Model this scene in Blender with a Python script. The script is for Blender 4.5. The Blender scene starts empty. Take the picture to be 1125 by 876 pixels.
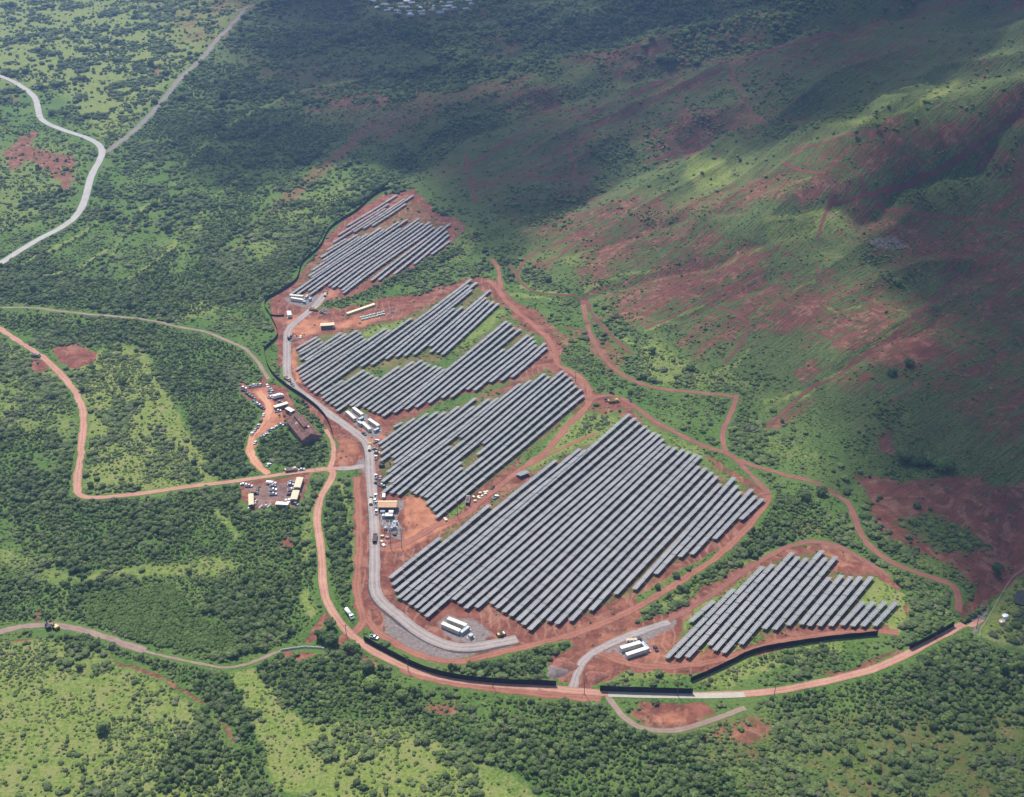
import bpy, bmesh, math, random
import numpy as np, time
T0 = time.time()
from mathutils import Vector, Matrix

random.seed(7)
rng = np.random.default_rng(7)
scene = bpy.context.scene
COL = scene.collection
PW, PH, FPX = 1125.0, 876.0, 1300.0          # photograph size and focal length in its pixels
CAM_H, PITCH = 443.0, math.radians(30.0)

# ------------------------------------------------------------------ camera
cam_d = bpy.data.cameras.new('camera')
cam_d.sensor_fit = 'HORIZONTAL'; cam_d.sensor_width = 36.0
cam_d.lens = 36.0 * FPX / PW
cam_d.clip_start = 1.0; cam_d.clip_end = 30000.0
cam = bpy.data.objects.new('camera', cam_d); COL.objects.link(cam)
cam.location = (0, 0, CAM_H)
cam.rotation_euler = (math.radians(90.0) - PITCH, 0, 0)
scene.camera = cam

# ------------------------------------------------------------------ world, sun, exposure
SUN_EL = math.radians(57.0)
SUN_AZ = math.radians(-23.0)                 # clockwise from +y
SUN = Vector((math.sin(SUN_AZ) * math.cos(SUN_EL), math.cos(SUN_AZ) * math.cos(SUN_EL), math.sin(SUN_EL)))
world = bpy.data.worlds.new('World'); scene.world = world
world.use_nodes = True
wn = world.node_tree
for n in list(wn.nodes): wn.nodes.remove(n)
w_out = wn.nodes.new('ShaderNodeOutputWorld'); w_bg = wn.nodes.new('ShaderNodeBackground')
w_sky = wn.nodes.new('ShaderNodeTexSky'); w_sky.sky_type = 'NISHITA'
w_sky.sun_disc = False; w_sky.sun_elevation = SUN_EL; w_sky.sun_rotation = SUN_AZ % (2 * math.pi)
w_sky.air_density = 1.0; w_sky.dust_density = 2.0; w_sky.ozone_density = 1.0
w_bg.inputs['Strength'].default_value = 0.13
wn.links.new(w_sky.outputs[0], w_bg.inputs[0]); wn.links.new(w_bg.outputs[0], w_out.inputs[0])
sun_d = bpy.data.lights.new('sun', 'SUN'); sun_d.energy = 4.9; sun_d.angle = math.radians(0.53)
sun_d.color = (1.0, 0.97, 0.925)
sun_o = bpy.data.objects.new('sun', sun_d); COL.objects.link(sun_o)
sun_o.location = (-400, 900, 2500)
sun_o.rotation_euler = SUN.to_track_quat('Z', 'Y').to_euler()
scene.view_settings.view_transform = 'Standard'; scene.view_settings.look = 'None'
scene.view_settings.exposure = 0.36; scene.view_settings.gamma = 1.0
scene.view_settings.use_curve_mapping = False
cy = scene.cycles
cy.max_bounces = 5; cy.diffuse_bounces = 2; cy.glossy_bounces = 2; cy.transmission_bounces = 3
cy.volume_bounces = 0; cy.transparent_max_bounces = 24
cy.use_denoising = True
HAZE_DENSITY = 0.00010

# ------------------------------------------------------------------ numpy noise
def _hash(ix, iy, seed):
    n = (ix.astype(np.int64) * 374761393 + iy.astype(np.int64) * 668265263 + seed * 974634777) & 0xffffffff
    n = ((n ^ (n >> 13)) * 1274126177) & 0xffffffff
    n = n ^ (n >> 16)
    return (n & 0xffffff) / float(0xffffff)
def vnoise(x, y, seed=0):
    x = np.asarray(x, float); y = np.asarray(y, float)
    ix = np.floor(x); iy = np.floor(y)
    fx = x - ix; fy = y - iy
    fx = fx * fx * fx * (fx * (fx * 6 - 15) + 10); fy = fy * fy * fy * (fy * (fy * 6 - 15) + 10)
    a = _hash(ix, iy, seed); b = _hash(ix + 1, iy, seed); c = _hash(ix, iy + 1, seed); d = _hash(ix + 1, iy + 1, seed)
    return (a * (1 - fx) + b * fx) * (1 - fy) + (c * (1 - fx) + d * fx) * fy
def fbm(x, y, seed=0, octv=4):
    s = 0; a = 0.5; t = 0
    for k in range(octv):
        s = s + a * vnoise(x * 2 ** k, y * 2 ** k, seed + k * 17); t += a; a *= 0.5
    return s / t
def softplus(d, k): return k * np.logaddexp(0, np.asarray(d, float) / k)
def sstep(a, b, x):
    t = np.clip((x - a) / (b - a), 0, 1); return t * t * (3 - 2 * t)

# ------------------------------------------------------------------ the lie of the land
def ridge(x, y, pts, w):
    best = np.full(np.shape(x), 1e9); amp = np.zeros(np.shape(x))
    for (x0, y0, a0), (x1, y1, a1) in zip(pts[:-1], pts[1:]):
        dx, dy = x1 - x0, y1 - y0
        t = np.clip(((x - x0) * dx + (y - y0) * dy) / (dx * dx + dy * dy), 0, 1)
        d = np.hypot(x - x0 - t * dx, y - y0 - t * dy)
        m = d < best
        best = np.where(m, d, best); amp = np.where(m, a0 + t * (a1 - a0), amp)
    return amp * np.exp(-(best / w) ** 1.7)
def H0(x, y):
    x = np.asarray(x, float); y = np.asarray(y, float)
    d = (x - 42) * .84 + (y - 838) * .544 - 55
    hill = sstep(0, 260, d)
    h = 0.062 * softplus(d, 30)
    h = h + ridge(x, y, [(170, 985, 2), (244, 1050, 24), (387, 1135, 62), (498, 1160, 95), (760, 1230, 130), (1300, 1400, 160)], 88)
    h = h + ridge(x, y, [(-170, 1475, 5), (17, 1420, 26), (200, 1500, 48), (520, 1660, 80), (1100, 1900, 140)], 120)
    h = h + ridge(x, y, [(60, 1010, 2), (200, 1160, 16), (420, 1360, 40), (800, 1500, 80)], 110)
    h = h + 0.16 * softplus((x - 350) * .45 + (y - 1620) * .9, 90) * sstep(-100, 500, x)
    h = h + 0.16 * softplus(y - 3000, 200) + 0.10 * softplus(-x - 1800, 150)
    h = h + hill * 16 * (fbm(x / 190, y / 190, 3, 3) - .5) + hill * 8 * (fbm(x / 46 + .3 * y / 46, y / 46, 9, 3) - .5)
    ca, sa = math.cos(math.radians(40)), math.sin(math.radians(40))
    s_ = x * ca + y * sa; t_ = -x * sa + y * ca
    wob = 60 * (fbm(x / 260, y / 260, 41, 2) - .5)
    spur = 1 - np.abs(2 * vnoise(s_ / 620 + 3.3, (t_ + wob) / 125, 43) - 1)
    fold = 1 - np.abs(2 * vnoise(s_ / 210, (t_ + wob) / 44, 47) - 1)
    h = h + sstep(30, 330, d) * (33 * (spur ** 1.3 - .45) + 9 * (fold ** 1.4 - .4))
    left = sstep(20, -160, d + 150)
    h = h + 3.5 * left * (fbm(x / 150, y / 150, 21, 3) - .5) + 1.4 * (fbm(x / 70, y / 70, 33, 2) - .5)
    # gully that runs down between the hill and the woods at the far left of the site
    h = h - 5 * np.exp(-(((x + 30) * .8 - (y - 1200) * .35 + 10) / 30) ** 2) * sstep(1000, 1150, y) * sstep(1600, 1350, y)
    return 390 * np.tanh(h / 390)

CP, SP = math.cos(PITCH), math.sin(PITCH)
HSTEP = 2.0; HX0, HX1, HY0, HY1 = -1500.0, 1500.0, 340.0, 3300.0
_hx = np.arange(HX0, HX1 + HSTEP, HSTEP); _hy = np.arange(HY0, HY1 + HSTEP, HSTEP)
def read_off(f): return np.concatenate([f(*np.meshgrid(_hx, _hy[i:i + 200])) for i in range(0, len(_hy), 200)])
HG = read_off(H0)                              # read-off table of the ground
def Hq(x, y):
    fx = np.clip((np.asarray(x, float) - HX0) / HSTEP, 0, len(_hx) - 1.001); fy = np.clip((np.asarray(y, float) - HY0) / HSTEP, 0, len(_hy) - 1.001)
    ix = fx.astype(int); iy = fy.astype(int); fx = fx - ix; fy = fy - iy
    return (HG[iy, ix] * (1 - fx) + HG[iy, ix + 1] * fx) * (1 - fy) + (HG[iy + 1, ix] * (1 - fx) + HG[iy + 1, ix + 1] * fx) * fy
def zh(x, y):
    fx = min(max((x - HX0) / HSTEP, 0), len(_hx) - 1.001); fy = min(max((y - HY0) / HSTEP, 0), len(_hy) - 1.001)
    ix = int(fx); iy = int(fy); fx -= ix; fy -= iy
    return float((HG[iy, ix] * (1 - fx) + HG[iy, ix + 1] * fx) * (1 - fy) + (HG[iy + 1, ix] * (1 - fx) + HG[iy + 1, ix + 1] * fx) * fy)
def project(x, y, z):
    zz = z - CAM_H
    dep = y * CP - zz * SP
    up = y * SP + zz * CP
    dep = np.where(np.abs(dep) < 1e-3, 1e-3, dep)
    return np.where(dep > 1, PW / 2 + FPX * x / dep, -9e5), np.where(dep > 1, PH / 2 - FPX * up / dep, 9e5)
_TS = np.concatenate([np.linspace(.3, 1.2, 110), np.linspace(1.21, 2.6, 90)])
def unproject(u, v, lift=0.0):
    u = np.atleast_1d(np.asarray(u, float)); v = np.atleast_1d(np.asarray(v, float))
    r = u - PW / 2; up = PH / 2 - v
    dx = r; dy = FPX * CP + up * SP; dz = -FPX * SP + up * CP
    t = _TS[:, None]
    below = CAM_H + dz * t < Hq(dx * t, dy * t) + lift
    i = np.where(below.any(0), below.argmax(0), len(_TS) - 1)
    hi = _TS[i]; lo = _TS[np.maximum(i - 1, 0)]
    for _ in range(18):
        m = (lo + hi) / 2
        b = CAM_H + dz * m < Hq(dx * m, dy * m) + lift
        hi = np.where(b, m, hi); lo = np.where(b, lo, m)
    return dx * hi, dy * hi, CAM_H + dz * hi
# gullies cut into the hill and crests standing on it, along the lines the photograph shows
CARVE = []
for amp, wid, s in ((-15, 26, '432,204 452,176 475,152 500,140 540,124 580,108 620,96 660,86 700,78 745,62 860,40 1000,8'), (-11, 22, '520,214 560,226 600,224 635,220 668,204 700,187 735,170 765,160 800,142 840,136 900,112'),
                    (-13, 17, '880,240 912,223 957,214 1012,196 1040,182 1067,166 1100,140 1140,108'), (-7, 15, '612,345 640,327 660,318 684,306 720,294 760,286 830,258 900,240'), (-6, 13, '708,366 740,352 772,336 800,318 850,300'),
                    (-6, 13, '880,440 910,410 950,386 990,356 1020,340 1060,300'), (20, 34, '1180,52 1125,68 1060,88 1000,109 960,130 925,149 885,160'), (14, 30, '470,90 520,86 560,81 600,76 640,72 700,58 760,42 830,22'),
                    (8, 24, '560,160 640,132 725,95 800,72 911,40'), (7, 22, '600,195 660,165 740,135 800,118'), (-6, 14, '905,540 950,515 980,500 1040,480'), (-7, 12, '1062,690 1085,655 1100,620 1110,560'), (6, 20, '760,250 840,225 905,222'), (-5, 12, '620,290 690,262 760,238 840,226')):
    q = np.array([[float(k) for k in p.split(',')] for p in s.split()])
    cx_, cy_, _ = unproject(q[:, 0], q[:, 1]); CARVE.append((amp, wid, list(zip(cx_, cy_))))
def H(x, y):
    x = np.asarray(x, float); y = np.asarray(y, float)
    h = H0(x, y)
    wx = x + 26 * (vnoise(x / 55, y / 55, 71) - .5) + 9 * (vnoise(x / 17, y / 17, 73) - .5); wy = y + 26 * (vnoise(x / 55, y / 55, 75) - .5) + 9 * (vnoise(x / 17, y / 17, 77) - .5)
    for amp, wid, pl in CARVE:
        best = np.full(x.shape, 1e9); along = np.zeros(x.shape)
        for k, ((x0, y0), (x1, y1)) in enumerate(zip(pl[:-1], pl[1:])):
            dx, dy = x1 - x0, y1 - y0
            t = np.clip(((wx - x0) * dx + (wy - y0) * dy) / (dx * dx + dy * dy), 0, 1)
            dd = np.hypot(wx - x0 - t * dx, wy - y0 - t * dy); m = dd < best
            best = np.where(m, dd, best); along = np.where(m, (k + t) / (len(pl) - 1), along)
        h = h + amp * np.exp(-(best / wid) ** 1.25) * sstep(0, .12, along)
    return h
HG = read_off(H)
def at(u, v, lift=0.0):
    x, y, z = unproject(u, v, lift); return float(x[0]), float(y[0]), float(z[0])
def crop(x0, y0, s, pts): return [(x0 + a / s, y0 + b / s) for a, b in pts]

# ------------------------------------------------------------------ map painting
def seg_dist(u, v, poly, closed=True):
    best = np.full(u.shape, 1e9)
    P = list(poly); Q = P[1:] + P[:1] if closed else P[1:]
    for (x0, y0), (x1, y1) in zip(P if closed else P[:-1], Q):
        dx, dy = x1 - x0, y1 - y0; L = dx * dx + dy * dy + 1e-9
        t = np.clip(((u - x0) * dx + (v - y0) * dy) / L, 0, 1)
        best = np.minimum(best, np.hypot(u - x0 - t * dx, v - y0 - t * dy))
    return best
def inside(u, v, poly):
    c = np.zeros(u.shape, bool)
    for (x0, y0), (x1, y1) in zip(poly, poly[1:] + poly[:1]):
        if y0 == y1: continue
        c ^= ((v < y0) != (v < y1)) & (u < (x1 - x0) * (v - y0) / (y1 - y0) + x0)
    return c
def paint(items, u, v, base):
    out = np.array(base, float) if np.ndim(base) else np.full(u.shape, float(base))
    for val, soft, poly in items:
        px = [p[0] for p in poly]; py = [p[1] for p in poly]
        m = (u > min(px) - soft) & (u < max(px) + soft) & (v > min(py) - soft) & (v < max(py) + soft)
        if not m.any(): continue
        uu, vv = u[m], v[m]
        sd = seg_dist(uu, vv, poly) * np.where(inside(uu, vv, poly), 1, -1)
        w = sstep(-soft, soft, sd)
        out[m] = out[m] * (1 - w) + val * w
    return out

# ------------------------------------------------------------------ shader helpers
class N:
    def __init__(s, tree): s.t = tree
    def node(s, typ, ins=None, **kw):
        n = s.t.nodes.new(typ)
        for k, v in kw.items(): setattr(n, k, v)
        for k, v in (ins or {}).items(): s.put(n.inputs[k], v)
        return n
    def put(s, sock, v):
        if isinstance(v, bpy.types.NodeSocket): s.t.links.new(v, sock)
        elif isinstance(v, (tuple, list)) and len(v) == 3 and sock.type == 'RGBA': sock.default_value = (*v, 1)
        else: sock.default_value = v
    def math(s, op, a, b=None, c=None, clamp=False):
        n = s.t.nodes.new('ShaderNodeMath'); n.operation = op; n.use_clamp = clamp
        s.put(n.inputs[0], a)
        if b is not None: s.put(n.inputs[1], b)
        if c is not None: s.put(n.inputs[2], c)
        return n.outputs[0]
    def mix(s, f, a, b):
        n = s.t.nodes.new('ShaderNodeMix'); n.data_type = 'RGBA'
        s.put(n.inputs[0], f); s.put(n.inputs[6], a); s.put(n.inputs[7], b); return n.outputs[2]
    def noise(s, vec, scale, detail=4, rough=.55, out='Fac', dist=0):
        n = s.node('ShaderNodeTexNoise', {'Scale': scale, 'Detail': detail, 'Roughness': rough, 'Distortion': dist})
        if vec is not None: s.t.links.new(vec, n.inputs['Vector'])
        return n.outputs[out]
    def step(s, x, a, b):
        n = s.node('ShaderNodeMapRange', {'Value': x, 'From Min': a, 'From Max': b}); n.interpolation_type = 'SMOOTHSTEP'
        return n.outputs[0]
def new_mat(name):
    m = bpy.data.materials.new(name); m.use_nodes = True
    t = m.node_tree
    for n in list(t.nodes): t.nodes.remove(n)
    g = N(t); out = g.node('ShaderNodeOutputMaterial')
    return m, g, out
def surf(name, col, rough=.7, metal=0., var=.18, scale=1.5, spec=.3, bump=0.):
    """a plain painted or weathered surface with soft uneven tone"""
    m, g, out = new_mat(name)
    tc = g.node('ShaderNodeTexCoord').outputs['Object']
    f = g.noise(tc, scale, 5, .6)
    c = g.mix(g.step(f, .3, .7), tuple(k * (1 - var) for k in col), tuple(min(1, k * (1 + var)) for k in col))
    b = g.node('ShaderNodeBsdfPrincipled', {'Base Color': c, 'Roughness': rough, 'Metallic': metal, 'Specular IOR Level': spec})
    if bump:
        bp = g.node('ShaderNodeBump', {'Strength': bump, 'Distance': .1, 'Height': f}); g.put(b.inputs['Normal'], bp.outputs[0])
    g.put(out.inputs[0], b.outputs[0])
    return m

# ------------------------------------------------------------------ object helpers
def tag(o, label=None, cat=None, group=None, kind=None):
    if label: o['label'] = label
    if cat: o['category'] = cat
    if group: o['group'] = group
    if kind: o['kind'] = kind
    return o
def empty(name, loc, rz=0, label=None, cat=None, group=None):
    o = bpy.data.objects.new(name, None); COL.objects.link(o)
    o.location = loc; o.rotation_euler = (0, 0, rz); o.empty_display_size = 1
    return tag(o, label, cat, group)
class MB:
    def __init__(s): s.v = []; s.f = []
    def add(s, vs, fs, M=None):
        k = len(s.v)
        s.v += [tuple(M @ Vector(p)) if M is not None else tuple(p) for p in vs]
        s.f += [tuple(i + k for i in f) for f in fs]; return s
    def box(s, c, d, rz=0, M=None):
        x, y, z = d[0] / 2, d[1] / 2, d[2] / 2
        vs = [(-x, -y, -z), (x, -y, -z), (x, y, -z), (-x, y, -z), (-x, -y, z), (x, -y, z), (x, y, z), (-x, y, z)]
        T = Matrix.Translation(c) @ Matrix.Rotation(rz, 4, 'Z')
        if M is not None: T = T @ M
        return s.add(vs, [(0, 3, 2, 1), (4, 5, 6, 7), (0, 1, 5, 4), (1, 2, 6, 5), (2, 3, 7, 6), (3, 0, 4, 7)], T)
    def prism(s, prof, y0, y1, M=None):
        """profile in x,z swept along y"""
        n = len(prof)
        vs = [(x, y0, z) for x, z in prof] + [(x, y1, z) for x, z in prof]
        fs = [tuple(range(n)), tuple(range(2 * n - 1, n - 1, -1))] + [((i + 1) % n, i, n + i, n + (i + 1) % n) for i in range(n)]
        return s.add(vs, fs, M)
    def tube(s, a, b, r0, r1=None, n=8):
        a, b = Vector(a), Vector(b); r1 = r0 if r1 is None else r1
        d = (b - a); q = d.to_track_quat('Z', 'Y').to_matrix()
        ring = [q @ Vector((math.cos(2 * math.pi * i / n), math.sin(2 * math.pi * i / n), 0)) for i in range(n)]
        vs = [a + p * r0 for p in ring] + [b + p * r1 for p in ring]
        fs = [tuple(range(n - 1, -1, -1)), tuple(range(n, 2 * n))] + [(i, (i + 1) % n, n + (i + 1) % n, n + i) for i in range(n)]
        return s.add([tuple(p) for p in vs], fs)
    def build(s, name, mat, parent=None, smooth=False, bevel=0):
        me = bpy.data.meshes.new(name); me.from_pydata(s.v, [], s.f); me.update()
        if bevel:
            bm = bmesh.new(); bm.from_mesh(me)
            bmesh.ops.bevel(bm, geom=list(bm.edges), offset=bevel, segments=1, affect='EDGES', clamp_overlap=True)
            bm.to_mesh(me); bm.free()
        if mat: me.materials.append(mat)
        if smooth:
            for p in me.polygons: p.use_smooth = True
        o = bpy.data.objects.new(name, me); COL.objects.link(o)
        if parent: o.parent = parent
        return o
def copy_tree(o, parent=None):
    c = o.copy(); COL.objects.link(c)
    if parent: c.parent = parent
    for ch in [k for k in o.children]: copy_tree(ch, c)
    return c
def np_mesh(name, verts, faces):
    me = bpy.data.meshes.new(name)
    me.vertices.add(len(verts)); me.vertices.foreach_set('co', np.asarray(verts, np.float32).ravel())
    faces = np.asarray(faces, np.int32); k = faces.shape[1]
    me.loops.add(faces.size); me.loops.foreach_set('vertex_index', faces.ravel())
    me.polygons.add(len(faces)); me.polygons.foreach_set('loop_start', np.arange(0, faces.size, k, dtype=np.int32))
    me.polygons.foreach_set('loop_total', np.full(len(faces), k, np.int32))
    me.update(calc_edges=True); return me
def heading(u, v, du, dv):
    """world angle of a direction seen in the picture at u, v"""
    x0, y0, _ = at(u - du / 2, v - dv / 2); x1, y1, _ = at(u + du / 2, v + dv / 2)
    return math.atan2(y1 - y0, x1 - x0)
ORD = 'first second third fourth fifth sixth seventh eighth ninth tenth eleventh twelfth thirteenth fourteenth fifteenth sixteenth seventeenth eighteenth nineteenth twentieth'.split()
def ordinal(n):
    if n <= 20: return ORD[n - 1]
    if n == 30: return 'thirtieth'
    return ('twenty-' if n < 30 else 'thirty-') + ORD[n % 10 - 1]
# ================================================================== THE LAND
def P(s):  # "x,y x,y ..." -> list of points
    return [tuple(float(k) for k in q.split(',')) for q in s.split()]
def band(px, half):
    return [(u, v - half) for u, v in px] + [(u, v + half) for u, v in px[::-1]]
def C3(s): return crop(290, 310, 7.5, P(s))
def CB(s): return crop(320, 300, 5.475, P(s))
def CC(s): return crop(460, 300, 5.475, P(s))
def CD(s): return crop(540, 450, 6.256, P(s))
def CE(s): return crop(850, 595, 6.26, P(s))
def CF(s): return crop(720, 595, 6.257, P(s))
def CG(s): return crop(420, 640, 5.625, P(s))
def CI(s): return crop(620, 670, 5.625, P(s))
def CJ(s): return crop(390, 520, 9.74, P(s))
def CK(s): return crop(600, 560, 2.143, P(s))
def CL(s): return crop(560, 250, 4.018, P(s))
def CM(s): return crop(840, 80, 3.947, P(s))
def CN(s): return crop(840, 290, 3.947, P(s))
def CO(s): return crop(840, 480, 3.947, P(s))
def CQ(s): return crop(0, 310, 2.8125, P(s))
def CR(s): return crop(0, 560, 2.679, P(s))
def CS(s): return crop(310, 640, 7.3, P(s))
def CT(s): return crop(350, 430, 9.22, P(s))
def CU(s): return crop(255, 410, 10.23, P(s))
def CV(s): return crop(0, 0, 2.8125, P(s))
def CW(s): return crop(420, 740, 2.96, P(s))
def CX(s): return crop(60, 700, 3.125, P(s))

SITE1 = P('294,331 330,302 357,262 382,236 420,214 456,209 482,235 506,243 514,254 498,284 456,304 420,321 396,330 384,346 330,349 300,348')
SITE2 = P('300,346 384,340 420,327 470,318 520,302 545,306 562,326 592,355 612,378 617,402 640,414 652,434 640,470 612,505 600,518 690,448 712,462 742,480 800,515 846,538 856,550 826,585 798,612 745,640 700,668 640,696 600,716 560,722 528,728 488,734 452,716 420,700 398,690 388,670 384,620 386,545 396,520 372,490 330,442 306,402 302,372')
SITE3 = P('628,768 636,722 680,690 740,668 790,636 838,606 880,593 918,596 952,620 985,640 1000,672 985,694 900,704 850,714 806,730 765,744 700,748 655,754')
D_OUT = P('426,640 480,588 538,552 612,502 640,490 690,452 716,470 770,498 796,516 826,534 842,547 812,574 784,596 752,618 700,652 650,674 600,690 578,694 540,668 512,670 498,660 470,680 436,660')
E_OUT = P('730,724 756,682 784,658 838,620 880,606 905,603 922,610 915,630 960,632 950,660 988,660 960,690 870,690 800,720 780,712')
C_OUT = P('415,488 440,460 500,440 560,428 600,405 640,418 640,430 590,490 540,530 480,570 440,545 418,542 416,510')
B_OUT = P('324,385 345,370 440,350 520,306 548,330 602,372 560,415 480,440 396,460 372,455 326,408')
A_OUT = P('318,325 350,275 392,250 450,214 495,248 494,265 450,292 410,310 380,322 360,316 340,325')

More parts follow.
